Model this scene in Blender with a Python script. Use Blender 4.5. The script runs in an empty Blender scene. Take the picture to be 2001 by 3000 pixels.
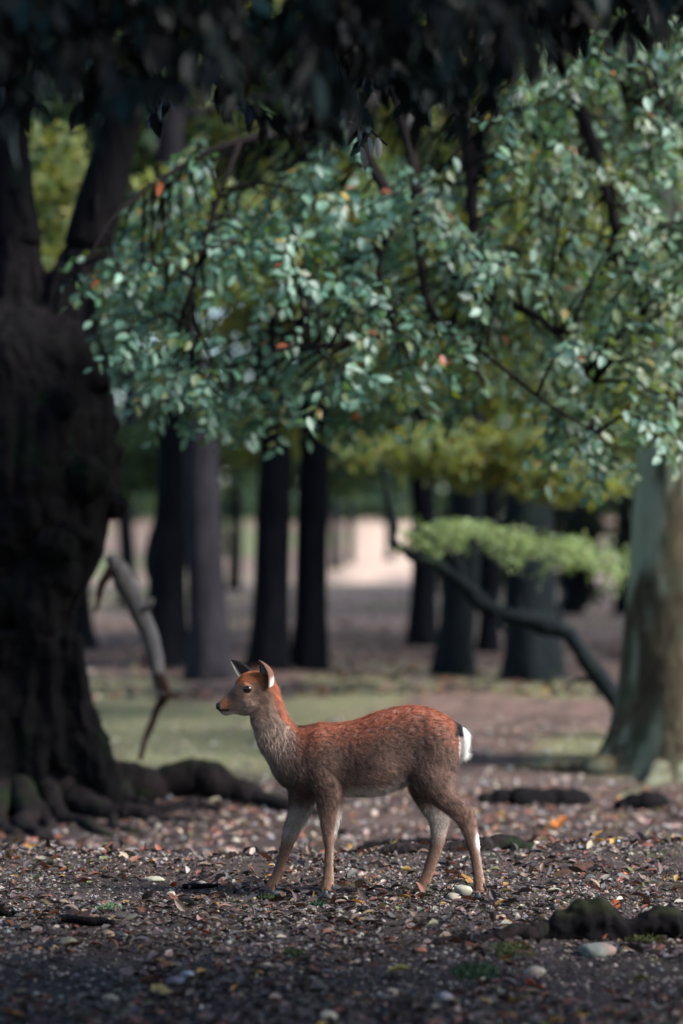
import bpy, math, random
import numpy as np
from mathutils import Vector, Matrix
random.seed(7)
rng = np.random.default_rng(7)
R = math.radians
scene = bpy.context.scene
COL = scene.collection

# ------------------------------------------------------------------ camera
HEYE, FPX, CX, HZ = 1.36, 7087.0, 1000.5, 1570.0     # eye height, focal length in photo pixels, centre column, horizon row
cam_d = bpy.data.cameras.new('camera')
cam = bpy.data.objects.new('camera', cam_d); COL.objects.link(cam)
cam.location = (0, 0, HEYE)
cam.rotation_euler = (R(90), 0, 0)
cam_d.sensor_fit = 'VERTICAL'; cam_d.sensor_width = 24.0; cam_d.sensor_height = 36.0
cam_d.lens = FPX * 36.0 / 3000.0
cam_d.shift_y = 70.0 / 3000.0
cam_d.clip_start = 0.1; cam_d.clip_end = 1000
cam_d.dof.use_dof = True; cam_d.dof.focus_distance = 9.17; cam_d.dof.aperture_fstop = 1.25
cam_d.dof.aperture_blades = 0
scene.camera = cam

# ------------------------------------------------------------------ light
SUN = Vector((0.72, -0.30, 0.63)).normalized()
world = bpy.data.worlds.new('World'); scene.world = world; world.use_nodes = True
wn = world.node_tree; bg = wn.nodes['Background']
sky = wn.nodes.new('ShaderNodeTexSky'); sky.sky_type = 'NISHITA'; sky.sun_disc = False
sky.sun_elevation = math.asin(SUN.z); sky.sun_rotation = math.atan2(SUN.x, SUN.y)
sky.air_density = 1.0; sky.dust_density = 1.0; sky.ozone_density = 3.0
wn.links.new(sky.outputs[0], bg.inputs[0]); bg.inputs[1].default_value = 0.10
sun_d = bpy.data.lights.new('sun', 'SUN'); sun_d.energy = 2.4; sun_d.angle = R(19); sun_d.color = (1.0, 0.965, 0.92)
sun = bpy.data.objects.new('sun', sun_d); COL.objects.link(sun)
sun.rotation_euler = SUN.to_track_quat('Z', 'Y').to_euler(); sun.location = (8, 6, 20)
vs = scene.view_settings
scene.display_settings.display_device = 'sRGB'
vs.view_transform = 'Standard'; vs.look = 'None'; vs.exposure = 2.15; vs.gamma = 1.0; vs.use_curve_mapping = False
cy = scene.cycles
cy.use_denoising = True; cy.max_bounces = 6; cy.diffuse_bounces = 3; cy.glossy_bounces = 2
cy.transmission_bounces = 4; cy.transparent_max_bounces = 8; cy.sample_clamp_indirect = 4.0
cy.use_adaptive_sampling = True; cy.adaptive_threshold = 0.02

# ------------------------------------------------------------------ helpers
def P(px, py, Y):
    """photo pixel at depth Y -> world"""
    return np.array([(px - CX) / FPX * Y, Y, HEYE - (py - HZ) / FPX * Y])

def _hash(ix, iy, iz):
    n = (ix * 374761393 + iy * 668265263 + iz * 1274126177) & 0xFFFFFFFF
    n = ((n ^ (n >> 13)) * 1274126177) & 0xFFFFFFFF
    return ((n ^ (n >> 16)) & 0xFFFF) / 65535.0

def vnoise(p):
    p = np.asarray(p, dtype=np.float64); i = np.floor(p).astype(np.int64); f = p - i
    f = f * f * (3 - 2 * f); out = 0
    for dx in (0, 1):
        for dy in (0, 1):
            for dz in (0, 1):
                w = (f[:, 0] if dx else 1 - f[:, 0]) * (f[:, 1] if dy else 1 - f[:, 1]) * (f[:, 2] if dz else 1 - f[:, 2])
                out = out + w * _hash(i[:, 0] + dx, i[:, 1] + dy, i[:, 2] + dz)
    return out

def fbm(p, octaves=4):
    p = np.asarray(p, dtype=np.float64); a, s, t = 0.5, 0, 0
    for k in range(octaves):
        s = s + a * vnoise(p * (2 ** k) + 17.3 * k); t += a; a *= 0.5
    return s / t            # 0..1

def sstep(a, b, x):
    t = np.clip((np.asarray(x, dtype=np.float64) - a) / (b - a), 0, 1); return t * t * (3 - 2 * t)

def lerp(a, b, t):
    return a + (b - a) * t

def new_mesh(name, verts, faces, mat, parent=None, cols=None, smooth=True, attrs=None):
    me = bpy.data.meshes.new(name)
    verts = np.asarray(verts, dtype=np.float32)
    if isinstance(faces, np.ndarray):
        k = faces.shape[1]; n = len(faces)
        me.vertices.add(len(verts)); me.vertices.foreach_set('co', verts.ravel())
        me.loops.add(n * k); me.loops.foreach_set('vertex_index', faces.astype(np.int32).ravel())
        me.polygons.add(n); me.polygons.foreach_set('loop_start', np.arange(0, n * k, k, dtype=np.int32))
        me.update(calc_edges=True)
    else:
        me.from_pydata([tuple(v) for v in verts], [], [tuple(int(i) for i in f) for f in faces]); me.update()
    me.polygons.foreach_set('use_smooth', np.full(len(me.polygons), smooth))
    if cols is not None: set_col(me, cols)
    if attrs:
        for k, v in attrs.items():
            a = me.attributes.new(k, 'FLOAT', 'POINT'); a.data.foreach_set('value', np.asarray(v, dtype=np.float32))
    if mat is not None: me.materials.append(mat)
    return link(bpy.data.objects.new(name, me), parent)

def set_col(me, cols):
    c = np.ones((len(me.vertices), 4), dtype=np.float32); c[:, :3] = cols
    a = me.attributes.new('Col', 'FLOAT_COLOR', 'POINT'); a.data.foreach_set('color', c.ravel())

def link(o, parent=None):
    COL.objects.link(o)
    if parent is not None: o.parent = parent
    return o

def tag(o, label=None, cat=None, group=None, kind=None):
    if label: o['label'] = label
    if cat: o['category'] = cat
    if group: o['group'] = group
    if kind: o['kind'] = kind
    return o

def empty(name, loc):
    o = bpy.data.objects.new(name, None); o.empty_display_size = 0.2; o.location = loc
    return link(o)

def part(root, name, verts, faces, mat, **kw):
    """mesh part in world coordinates under a root Empty that only translates"""
    v = np.asarray(verts, dtype=np.float64)
    base = root
    off = np.zeros(3)
    while base is not None:
        off = off + np.array(base.location); base = base.parent
    return new_mesh(name, v - off, faces, mat, parent=root, **kw)

def crom(pts, n):
    """Catmull-Rom resample (any width)"""
    p = np.asarray(pts, dtype=np.float64)
    p = np.vstack([2 * p[0] - p[1], p, 2 * p[-1] - p[-2]])
    segs = len(p) - 3; t = np.linspace(0, segs - 1e-9, n); i = t.astype(int); f = (t - i)[:, None]
    a, b, c, d = p[i], p[i + 1], p[i + 2], p[i + 3]
    return 0.5 * (2 * b + (c - a) * f + (2 * a - 5 * b + 4 * c - d) * f ** 2 + (3 * b - a - 3 * c + d) * f ** 3)

def tube(path, radii, n=10, rough=0.0, freq=6.0, seed=0.0, lobes=None, flat=None):
    """closed tapered tube along a path; rough = relative noise"""
    path = np.asarray(path, dtype=np.float64); radii = np.asarray(radii, dtype=np.float64)
    m = len(path)
    tan = np.gradient(path, axis=0); tan /= np.linalg.norm(tan, axis=1)[:, None] + 1e-12
    ref = np.array([0.0, -1.0, 0.02]); ref /= np.linalg.norm(ref)
    V = []
    u = ref - tan[0] * ref.dot(tan[0])
    if np.linalg.norm(u) < 0.2: u = np.array([1.0, 0, 0]) - tan[0] * tan[0][0]
    u /= np.linalg.norm(u)
    ang = np.linspace(0, 2 * math.pi, n, endpoint=False)
    for k in range(m):
        u = u - tan[k] * u.dot(tan[k]); u /= np.linalg.norm(u) + 1e-12
        v = np.cross(tan[k], u)
        rr = np.full(n, radii[k])
        if lobes is not None: rr = rr * lobes(k / (m - 1), ang)
        ring = path[k] + np.outer(np.cos(ang) * rr, u) + np.outer(np.sin(ang) * rr, v)
        V.append(ring)
    V = np.array(V)
    if rough:
        cen = path[:, None, :]; d = V - cen
        nz = fbm(V.reshape(-1, 3) * freq + seed, 4).reshape(m, n, 1) - 0.5
        V = cen + d * (1 + 2 * rough * nz)
    V = V.reshape(-1, 3)
    idx = np.arange(m * n).reshape(m, n)
    a = idx[:-1]; b = np.roll(idx, -1, axis=1)[:-1]; c = np.roll(idx, -1, axis=1)[1:]; d = idx[1:]
    F = np.stack([a, b, c, d], axis=-1).reshape(-1, 4)
    V = np.vstack([V, path[0], path[-1]])
    i0, i1 = m * n, m * n + 1
    caps = [(i0, idx[0][(j + 1) % n], idx[0][j], idx[0][j]) for j in range(n)] + [(i1, idx[-1][j], idx[-1][(j + 1) % n], idx[-1][(j + 1) % n]) for j in range(n)]
    F = [tuple(f) for f in F] + [c[:3] for c in caps]
    return V, F

def merge(parts):
    V, F, o = [], [], 0
    for v, f in parts:
        V.append(np.asarray(v)); F += [tuple(int(i) + o for i in q) for q in f]; o += len(v)
    return np.vstack(V), F

def fuse(parts, voxel, smooth_it=4):
    v, f = merge(parts)
    me = bpy.data.meshes.new('tmp'); me.from_pydata([tuple(x) for x in v], [], f); me.update()
    o = bpy.data.objects.new('tmp', me); COL.objects.link(o)
    r = o.modifiers.new('r', 'REMESH'); r.mode = 'VOXEL'; r.voxel_size = voxel; r.use_smooth_shade = True
    s = o.modifiers.new('s', 'SMOOTH'); s.factor = 0.5; s.iterations = smooth_it
    dg = bpy.context.evaluated_depsgraph_get(); dg.update()
    me2 = bpy.data.meshes.new_from_object(o.evaluated_get(dg))
    co = np.empty(len(me2.vertices) * 3, dtype=np.float32); me2.vertices.foreach_get('co', co)
    bpy.data.objects.remove(o); bpy.data.meshes.remove(me)
    return me2, co.reshape(-1, 3).astype(np.float64)
def mesh_normals(me):
    nn = np.empty(len(me.vertices) * 3, dtype=np.float32); me.vertices.foreach_get('normal', nn); return nn.reshape(-1, 3).astype(np.float64)

# ------------------------------------------------------------------ node helpers
class N:
    def __init__(s, name):
        s.m = bpy.data.materials.new(name); s.m.use_nodes = True
        s.t = s.m.node_tree; s.t.nodes.clear()
        s.out = s.t.nodes.new('ShaderNodeOutputMaterial')
    def n(s, typ, **kw):
        x = s.t.nodes.new(typ)
        for k, v in kw.items(): setattr(x, k, v)
        return x
    def l(s, a, b): s.t.links.new(a, b)
    def noise(s, scale, detail=4, rough=0.6, vec=None, dist=0.0):
        x = s.n('ShaderNodeTexNoise'); x.inputs['Scale'].default_value = scale; x.inputs['Detail'].default_value = detail
        x.inputs['Roughness'].default_value = rough; x.inputs['Distortion'].default_value = dist
        if vec is not None: s.l(vec, x.inputs['Vector'])
        return x
    def ramp(s, fac, stops):
        x = s.n('ShaderNodeValToRGB'); e = x.color_ramp.elements
        while len(e) < len(stops): e.new(0.5)
        for i, (p, c) in enumerate(stops):
            e[i].position = p; e[i].color = (*c, 1) if len(c) == 3 else c
        s.l(fac, x.inputs[0]); return x
    def mix(s, fac, a, b, blend='MIX'):
        x = s.n('ShaderNodeMix'); x.data_type = 'RGBA'; x.blend_type = blend
        for sock, v in ((x.inputs[0], fac), (x.inputs[6], a), (x.inputs[7], b)):
            if isinstance(v, (int, float)): sock.default_value = v
            elif isinstance(v, tuple): sock.default_value = (*v, 1)
            else: s.l(v, sock)
        return x.outputs[2]
    def bump(s, h, strength=0.5, dist=0.02):
        x = s.n('ShaderNodeBump'); x.inputs['Strength'].default_value = strength; x.inputs['Distance'].default_value = dist
        s.l(h, x.inputs['Height']); return x.outputs[0]
    def bsdf(s, col, rough=0.8, spec=0.3, normal=None):
        b = s.n('ShaderNodeBsdfPrincipled')
        if isinstance(col, tuple): b.inputs['Base Color'].default_value = (*col, 1)
        else: s.l(col, b.inputs['Base Color'])
        b.inputs['Roughness'].default_value = rough; b.inputs['Specular IOR Level'].default_value = spec
        if normal is not None: s.l(normal, b.inputs['Normal'])
        return b
    def done(s, sh): s.l(sh.outputs[0] if hasattr(sh, 'outputs') else sh, s.out.inputs[0]); return s.m
    def obj(s): return s.n('ShaderNodeTexCoord').outputs['Object']
    def attr(s, name='Col'): return s.n('ShaderNodeAttribute', attribute_name=name).outputs[0]

def bark_mat(name, dark, light, moss=None, moss_amt=0.0, scale=1.0, lichen=None):
    m = N(name); co = m.obj()
    mp = m.n('ShaderNodeMapping'); mp.inputs['Scale'].default_value = (scale, scale, scale * 0.22); m.l(co, mp.inputs[0])
    nz = m.noise(14, 6, 0.7, mp.outputs[0], 0.6)
    big = m.noise(2.2 * scale, 4, 0.6, co)
    c = m.ramp(nz.outputs[0], [(0.32, dark), (0.68, light)]).outputs[0]
    c = m.mix(m.ramp(big.outputs[0], [(0.35, (0, 0, 0)), (0.65, (1, 1, 1))]).outputs[0], c, m.mix(0.55, c, dark), 'MIX')
    if moss:
        mo = m.noise(3.1 * scale, 5, 0.65, co)
        f = m.ramp(mo.outputs[0], [(0.62 - moss_amt, (0, 0, 0)), (0.72 - moss_amt, (1, 1, 1))]).outputs[0]
        c = m.mix(f, c, moss)
    if lichen:
        c = m.mix(m.attr('lichen'), c, m.mix(nz.outputs[0], lichen, tuple(x * 0.55 for x in lichen)))
    return m.done(m.bsdf(c, 0.9, 0.06, m.bump(nz.outputs[0], 0.9, 0.03)))

def leaf_mat(name, transl=0.35, rough=0.42, spec=0.5, tint=(1.0, 1.0, 0.45)):
    m = N(name); c = m.attr('Col')
    nz = m.noise(40, 2, 0.5, m.obj())
    c2 = m.mix(nz.outputs[0], m.mix(1.0, c, (0.7, 0.72, 0.7), 'MULTIPLY'), c)
    b = m.bsdf(c2, rough, spec)
    t = m.n('ShaderNodeBsdfTranslucent'); m.l(m.mix(1.0, c, tint, 'MULTIPLY'), t.inputs[0])
    mx = m.n('ShaderNodeMixShader'); mx.inputs[0].default_value = transl
    m.l(b.outputs[0], mx.inputs[1]); m.l(t.outputs[0], mx.inputs[2])
    return m.done(mx)

def col_mat(name, rough=0.85, spec=0.2, bump=0.0, scale=60):
    m = N(name); c = m.attr('Col'); nz = m.noise(scale, 4, 0.65, m.obj())
    c = m.mix(1.0, c, m.ramp(nz.outputs[0], [(0.3, (0.62, 0.62, 0.62)), (0.7, (1.15, 1.12, 1.08))]).outputs[0], 'MULTIPLY')
    return m.done(m.bsdf(c, rough, spec, m.bump(nz.outputs[0], bump, 0.004) if bump else None))

def flat_mat(name, col, rough=0.5, spec=0.5):
    m = N(name); nz = m.noise(35, 3, 0.6, m.obj())
    return m.done(m.bsdf(m.mix(nz.outputs[0], tuple(x * 0.7 for x in col), col), rough, spec, m.bump(nz.outputs[0], 0.15, 0.002)))

# ------------------------------------------------------------------ ground
def ghs(x, Y):
    """smooth ground height"""
    x = np.asarray(x, dtype=np.float64); Y = np.asarray(Y, dtype=np.float64)
    yc = 10.2 + 0.55 * sstep(0.3, 1.6, x) + 0.12 * np.sin(x * 3.1)
    z = -0.012 + 0.022 * np.exp(-((Y - yc) / 0.35) ** 2)
    z = z - 0.31 * sstep(yc + 0.1, yc + 1.9, Y) + 0.22 * sstep(13.5, 23, Y) + 0.10 * sstep(23, 40, Y)
    z = z + 0.05 * np.clip(Y - 72, 0, 48) + 0.03 * np.sin(x * 0.9 + Y * 0.6) * sstep(11, 16, Y)
    return z

FEET = [((a - CX) / FPX * b, b) for a, b in ((950, 9.14), (1397, 9.14), (788, 9.26), (1228, 9.26))]    # where the hooves press in
def gh(x, Y):
    x = np.asarray(x, dtype=np.float64); Y = np.asarray(Y, dtype=np.float64)
    s = np.broadcast(x, Y).shape
    p = np.stack([np.broadcast_to(x, s).ravel(), np.broadcast_to(Y, s).ravel(), np.zeros(int(np.prod(s)) if s else 1)], axis=-1)
    z = ghs(x, Y) + (0.045 * (fbm(p * 2.3, 3) - 0.5)).reshape(s)
    for fx_, fy_ in FEET: z = z - 0.012 * np.exp(-(((x - fx_) / .07) ** 2 + ((Y - fy_) / .09) ** 2))
    near = 1 - sstep(11, 14, Y)
    z = z + near * (0.016 * (fbm(p * 14 + 5, 3) - 0.5) + 0.006 * (fbm(p * 60 + 9, 2) - 0.5)).reshape(s)
    return z

def g1(x, Y): return float(gh(np.array([x]), np.array([Y]))[0])

def depth_of(px, py, y0=11.0, y1=110.0):
    """distance at which the ground shows at a photo pixel"""
    Y = np.linspace(y0, y1, 6000); X = (px - CX) / FPX * Y
    r = HZ + (HEYE - ghs(X, Y)) / Y * FPX
    return float(Y[np.argmin(np.abs(r - py))])

def axis_pts(lo, a, b, hi, d, grow):
    mid = np.arange(a, b, d); L, s, x = [], d, a
    while x > lo: s *= grow; x -= s; L.append(x)
    U, s, x = [], d, b
    while x < hi: s *= grow; x += s; U.append(x)
    return np.concatenate([L[::-1], mid, [b], U])

gx = axis_pts(-70, -1.75, 1.75, 70, 0.022, 1.07)
gy = axis_pts(-40, 6.2, 11.2, 190, 0.022, 1.03)
GX, GY = np.meshgrid(gx, gy)
fx, fy = GX.ravel(), GY.ravel()
gz = gh(fx, fy)
p3 = np.stack([fx, fy, np.zeros_like(fx)], axis=-1)
n1, n2, n3 = fbm(p3 * 1.3 + 3, 4), fbm(p3 * 9 + 11, 4), fbm(p3 * 0.45 + 31, 3)
soil = np.array([0.032, 0.025, 0.025]); dry = np.array([0.090, 0.066, 0.058]); litter = np.array([0.235, 0.155, 0.125])  # dry: paler soil tone for the lit strip round the deer
grass = np.array([0.105, 0.125, 0.045]); cream = np.array([0.62, 0.47, 0.36]); far_c = np.array([0.30, 0.225, 0.19])
def mixc(a, b, f): return a * (1 - f[:, None]) + b * f[:, None]
gc = np.tile(soil, (len(fx), 1))
band = sstep(7.4, 8.5, fy + 0.5 * (n1 - .5)) * (1 - sstep(10.3, 11.4, fy))  # lit strip round the deer, painted into the soil colour
gc = mixc(gc, dry, np.clip(band * (0.25 + 1.1 * n2), 0, 1) * 0.75)
mid = sstep(11, 15, fy)
gc = mixc(gc, litter, mid * np.clip(1.6 * n2 + 1.4 * fbm(p3 * np.array([1.4, .45, 1]) + 61, 4) - 0.95, 0, 1) * (0.45 + 0.4 * sstep(16, 22, fy)))
gr = sstep(15.6, 17.5, fy) * (1 - sstep(24, 30, fy)) * sstep(0.40, 0.57, fbm(p3 * np.array([1.0, .30, 1]) + 23, 4) + 0.05 * np.exp(-((fy - 18.5) / 1.6) ** 2))
gc = mixc(gc, np.array([.20, .22, .105]), gr * 0.68)
gc = mixc(gc, far_c, sstep(26, 45, fy) * (0.35 + 0.6 * n1))
gc = mixc(gc, grass * 1.5, sstep(30, 50, fy) * (1 - sstep(62, 70, fy)) * sstep(0.5, 0.62, n3) * 0.7)
wob = 16 * (fbm(p3 * np.array([.5, .12, 1]) + 71, 3) - .5)
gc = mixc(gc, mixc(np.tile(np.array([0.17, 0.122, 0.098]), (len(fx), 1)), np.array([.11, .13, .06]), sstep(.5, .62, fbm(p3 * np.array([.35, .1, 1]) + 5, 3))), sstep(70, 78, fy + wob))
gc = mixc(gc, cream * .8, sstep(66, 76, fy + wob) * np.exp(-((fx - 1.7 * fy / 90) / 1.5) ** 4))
mossf = sstep(0.60, 0.70, fbm(p3 * 2.1 + 50, 3)) * (1 - sstep(10.5, 12, fy)) * sstep(0.45, 0.6, n2)
gc = mixc(gc, np.array([0.05, 0.062, 0.022]), mossf * 0.7)
gm = N('forest_soil')
c = gm.attr('Col'); co = gm.obj()
na = gm.noise(55, 6, 0.75, co); nb = gm.noise(260, 3, 0.7, co); nc = gm.noise(9, 5, 0.7, co)
c = gm.mix(1.0, c, gm.ramp(na.outputs[0], [(0.3, (0.35, 0.34, 0.36)), (0.55, (0.9, 0.9, 0.9)), (0.72, (1.7, 1.6, 1.5))]).outputs[0], 'MULTIPLY')
c = gm.mix(1.0, c, gm.ramp(nc.outputs[0], [(0.3, (0.65, 0.65, 0.68)), (0.7, (1.3, 1.25, 1.2))]).outputs[0], 'MULTIPLY')
hsum = gm.n('ShaderNodeMath', operation='ADD'); gm.l(na.outputs[0], hsum.inputs[0]); gm.l(nb.outputs[0], hsum.inputs[1])
ground_mat = gm.done(gm.bsdf(c, 0.92, 0.2, gm.bump(hsum.outputs[0], 0.8, 0.008)))
ny, nx = GX.shape
gi = np.arange(nx * ny).reshape(ny, nx)
gf = np.stack([gi[:-1, :-1], gi[:-1, 1:], gi[1:, 1:], gi[1:, :-1]], axis=-1).reshape(-1, 4)
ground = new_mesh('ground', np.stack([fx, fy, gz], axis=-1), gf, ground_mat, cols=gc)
tag(ground, 'dark forest floor of soil, moss and leaf litter', None, None, 'structure')

# ------------------------------------------------------------------ leaves
def leaf_template(wr=0.5, fold=0.10, curl=0.12, twist=0.0, tipp=1.0):
    ts = [0.22, 0.5, 0.78]; ws = [0.40 * wr * 2 * .5 * 2, 0.5 * wr * 2, 0.32 * wr * 2]
    ws = [0.38 * wr * 2 / 1.0 * 0.5 / 0.5 * 0.5, 0.5 * wr, 0.30 * wr]
    V = [(0, 0, 0)] + [(t, 0, -curl * t * t) for t in ts] + [(1, 0, -curl * tipp)]
    for sgn in (1, -1):
        V += [(t, sgn * w, fold * w * 2 - curl * t * t + sgn * twist * w) for t, w in zip(ts, ws)]
    b, m1, m2, m3, tp, l1, l2, l3, r1, r2, r3 = range(11)
    F = [(b, m1, l1, l1), (m1, m2, l2, l1), (m2, m3, l3, l2), (m3, tp, l3, l3),
         (b, r1, m1, m1), (m1, r1, r2, m2), (m2, r2, r3, m3), (m3, r3, tp, tp)]
    T = []
    for f in F:
        T.append((f[0], f[1], f[2]))
        if f[3] != f[2]: T.append((f[0], f[2], f[3]))
    return np.array(V, dtype=np.float64), np.array(T)

def rhomb_template(wr=0.6, fold=0.12):
    V = np.array([(0, 0, 0), (0.45, wr / 2, fold), (1, 0, -0.08), (0.5, -wr / 2, fold)], dtype=np.float64)
    return V, np.array([(0, 2, 1), (0, 3, 2)])

def frames(d, nrm):
    d = d / (np.linalg.norm(d, axis=1)[:, None] + 1e-9)
    nrm = nrm - d * np.sum(d * nrm, axis=1)[:, None]
    nrm = nrm / (np.linalg.norm(nrm, axis=1)[:, None] + 1e-9)
    return d, np.cross(nrm, d), nrm

def leaf_batch(pos, d, nrm, size, cols, tpl):
    V, T = tpl
    d, s, nrm = frames(d, nrm)
    M = np.stack([d, s, nrm], axis=1)                              # N,3(axis),3
    W = np.einsum('kj,njc->nkc', V, M) * size[:, None, None] + pos[:, None, :]
    n, k = len(pos), len(V)
    F = (T[None] + (np.arange(n) * k)[:, None, None]).reshape(-1, 3)
    return W.reshape(-1, 3), F, np.repeat(cols, k, axis=0)

def unit(n): 
    v = rng.normal(size=(n, 3)); return v / np.linalg.norm(v, axis=1)[:, None]

def pick_cols(n, pal, wts, jit=0.18):
    pal = np.array(pal); i = rng.choice(len(pal), n, p=np.array(wts) / np.sum(wts))
    return np.clip(pal[i] * (1 + jit * rng.normal(size=(n, 1))) * (1 + 0.06 * rng.normal(size=(n, 3))), 0.004, 0.9)

MAT_LEAF = leaf_mat('broad_leaf', 0.38, 0.48, 0.5, (1.25, 1.2, 0.42))
MAT_DARKLEAF = leaf_mat('evergreen_leaf', 0.05, 0.45, 0.28, (0.9, 1.0, 0.4))
MAT_FARLEAF = leaf_mat('distant_leaf', 0.45, 0.6, 0.25, (1.2, 1.1, 0.35))

def leaf_objects(parent, tpl, pos, d, nrm, size, pal, wts, mat):
    """single leaves that share a few meshes, as sub-parts"""
    meshes = []
    for c in pal:
        o = new_mesh('leaf', tpl[0], tpl[1], mat, cols=np.tile(np.array(c), (len(tpl[0]), 1)))
        meshes.append(o.data); bpy.data.objects.remove(o)
    d, s, nrm = frames(d, nrm)
    off = np.zeros(3); b = parent
    while b is not None: off = off + np.array(b.location); b = b.parent
    w = np.array(wts) / np.sum(wts)
    for i in range(len(pos)):
        o = bpy.data.objects.new('leaf', meshes[rng.choice(len(pal), p=w)])
        M = Matrix([[d[i][r] * size[i], s[i][r] * size[i], nrm[i][r] * size[i], pos[i][r] - off[r]] for r in range(3)] + [[0, 0, 0, 1]])
        o.matrix_local = M
        link(o, parent); o.matrix_local = M

def sprays(anchors, dirs, lens, leaf_len, nleaf, face, spread=0.9):
    """flat leafy sprays: returns leaf pos/dir/normal/size and twig paths"""
    PS, DS, NS, SS, TW = [], [], [], [], []
    for a, d0, L in zip(anchors, dirs, lens):
        d0 = d0 / np.linalg.norm(d0)
        n0 = face + 0.55 * rng.normal(size=3) * np.array([1, .7, .7]); n0 /= np.linalg.norm(n0)
        side = np.cross(n0, d0); side /= np.linalg.norm(side) + 1e-9
        axes = [(a, d0, L, nleaf)]
        for k in range(2):
            f = rng.uniform(0.2, 0.6); sg = 1 if k else -1
            dd = d0 + sg * side * rng.uniform(.6, 1.0) + np.array([0, 0, -0.15]); dd /= np.linalg.norm(dd)
            axes.append((a + d0 * L * f, dd, L * rng.uniform(.45, .65), int(nleaf * .55)))
        for (o, dd, LL, nl) in axes:
            path = [o]
            cur = dd.copy(); q = o.copy()
            st = LL / nl
            for k in range(nl):
                cur = cur + np.array([0, 0, -0.05]) + 0.05 * rng.normal(size=3); cur /= np.linalg.norm(cur)
                q = q + cur * st; path.append(q.copy())
                sd = np.cross(n0, cur); sd /= np.linalg.norm(sd) + 1e-9
                sg = 1 if k % 2 else -1
                ld = cur * 0.55 + sd * sg * spread + np.array([0, 0, -0.25]) + 0.22 * rng.normal(size=3)
                PS.append(q + 0.004 * rng.normal(size=3)); DS.append(ld); NS.append(n0 + 0.38 * rng.normal(size=3))
                SS.append(leaf_len * rng.uniform(.7, 1.2))
            TW.append(np.array(path[::2] + [path[-1]]))
    return np.array(PS), np.array(DS), np.array(NS), np.array(SS), TW

def in_poly(x, y, poly):
    poly = np.asarray(poly, dtype=float); inside = np.zeros(len(x), bool); j = len(poly) - 1
    for i in range(len(poly)):
        xi, yi, xj, yj = *poly[i], *poly[j]
        c = ((yi > y) != (yj > y)) & (x < (xj - xi) * (y - yi) / (yj - yi + 1e-12) + xi)
        inside ^= c; j = i
    return inside

# ------------------------------------------------------------------ materials for trees
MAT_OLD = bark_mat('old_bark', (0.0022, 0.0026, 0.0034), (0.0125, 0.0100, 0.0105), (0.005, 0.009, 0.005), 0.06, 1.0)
MAT_ROOT = bark_mat('root_bark', (0.004, 0.004, 0.005), (0.038, 0.028, 0.027), (0.016, 0.024, 0.012), 0.08, 1.4)
MAT_LICHEN = bark_mat('lichen_bark', (0.028, 0.024, 0.017), (0.135, 0.110, 0.068), (0.050, 0.062, 0.036), 0.10, 1.4, (0.33, 0.38, 0.27))
MAT_BARK = bark_mat('forest_bark', (0.0018, 0.0026, 0.0042), (0.008, 0.0085, 0.011), None, 0, 0.9)
MAT_GREYBARK = bark_mat('grey_bark', (0.012, 0.012, 0.015), (0.040, 0.036, 0.042), None, 0, 0.9)
MAT_BLUEBARK = bark_mat('mossy_bark', (0.005, 0.008, 0.010), (0.020, 0.024, 0.026), (0.018, 0.028, 0.018), 0.05, 0.9)
MAT_TWIG = bark_mat('twig_bark', (0.006, 0.0055, 0.006), (0.030, 0.023, 0.021), None, 0, 6.0)
MAT_DEAD = bark_mat('dead_wood', (0.12, 0.11, 0.11), (0.30, 0.28, 0.27), None, 0, 2.5)
MAT_DEADRED = bark_mat('rotten_wood', (0.035, 0.020, 0.017), (0.12, 0.065, 0.05), None, 0, 2.5)

GREEN = [(0.074, 0.160, 0.106), (0.122, 0.232, 0.164), (0.042, 0.100, 0.068), (0.105, 0.135, 0.048), (0.42, 0.12, 0.06), (0.30, 0.20, 0.05)]
GREENW = [0.33, 0.25, 0.22, 0.18, 0.008, 0.012]
EVER = [(0.0025, 0.0055, 0.0068), (0.004, 0.010, 0.012), (0.012, 0.038, 0.044), (0.04, 0.05, 0.02)]  # the lighter teal entry paints glints onto some leaves
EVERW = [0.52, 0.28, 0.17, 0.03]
OLIVE = [(0.21, 0.235, 0.085), (0.165, 0.20, 0.085), (0.26, 0.25, 0.085), (0.135, 0.20, 0.11)]
OLIVEW = [0.35, 0.3, 0.15, 0.2]
BLUEG = [(0.035, 0.065, 0.042), (0.05, 0.085, 0.048), (0.025, 0.048, 0.034), (0.09, 0.10, 0.035)]
BLUEGW = [0.35, 0.3, 0.25, 0.1]

LEAF_OVAL = leaf_template(0.56, 0.10, 0.16)
LEAF_LONG = leaf_template(0.40, 0.12, 0.10)
RHOMB = rhomb_template(0.62, 0.10)

def crown_cloud(n, centre, radii, size, pal, wts, clump=0.45, nclump=40, up=0.3, shell=0.35):
    """leaf positions gathered in clumps through an ellipsoid"""
    u = unit(nclump) * (rng.uniform(shell, 1.0, (nclump, 1)) ** 0.6)
    cc = np.array(centre) + u * np.array(radii)
    k = rng.integers(0, nclump, n)
    pos = cc[k] + unit(n) * (rng.uniform(0, 1, (n, 1)) ** 0.5) * clump * np.array([1.25, 1.25, 0.6])
    d = unit(n) * 0.8 + np.array([0, 0, -0.35])
    nr = unit(n) + np.array([0, -0.2, up])
    sz = size * rng.uniform(.65, 1.3, n)
    return leaf_batch(pos, d, nr, sz, pick_cols(n, pal, wts), RHOMB)

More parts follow.
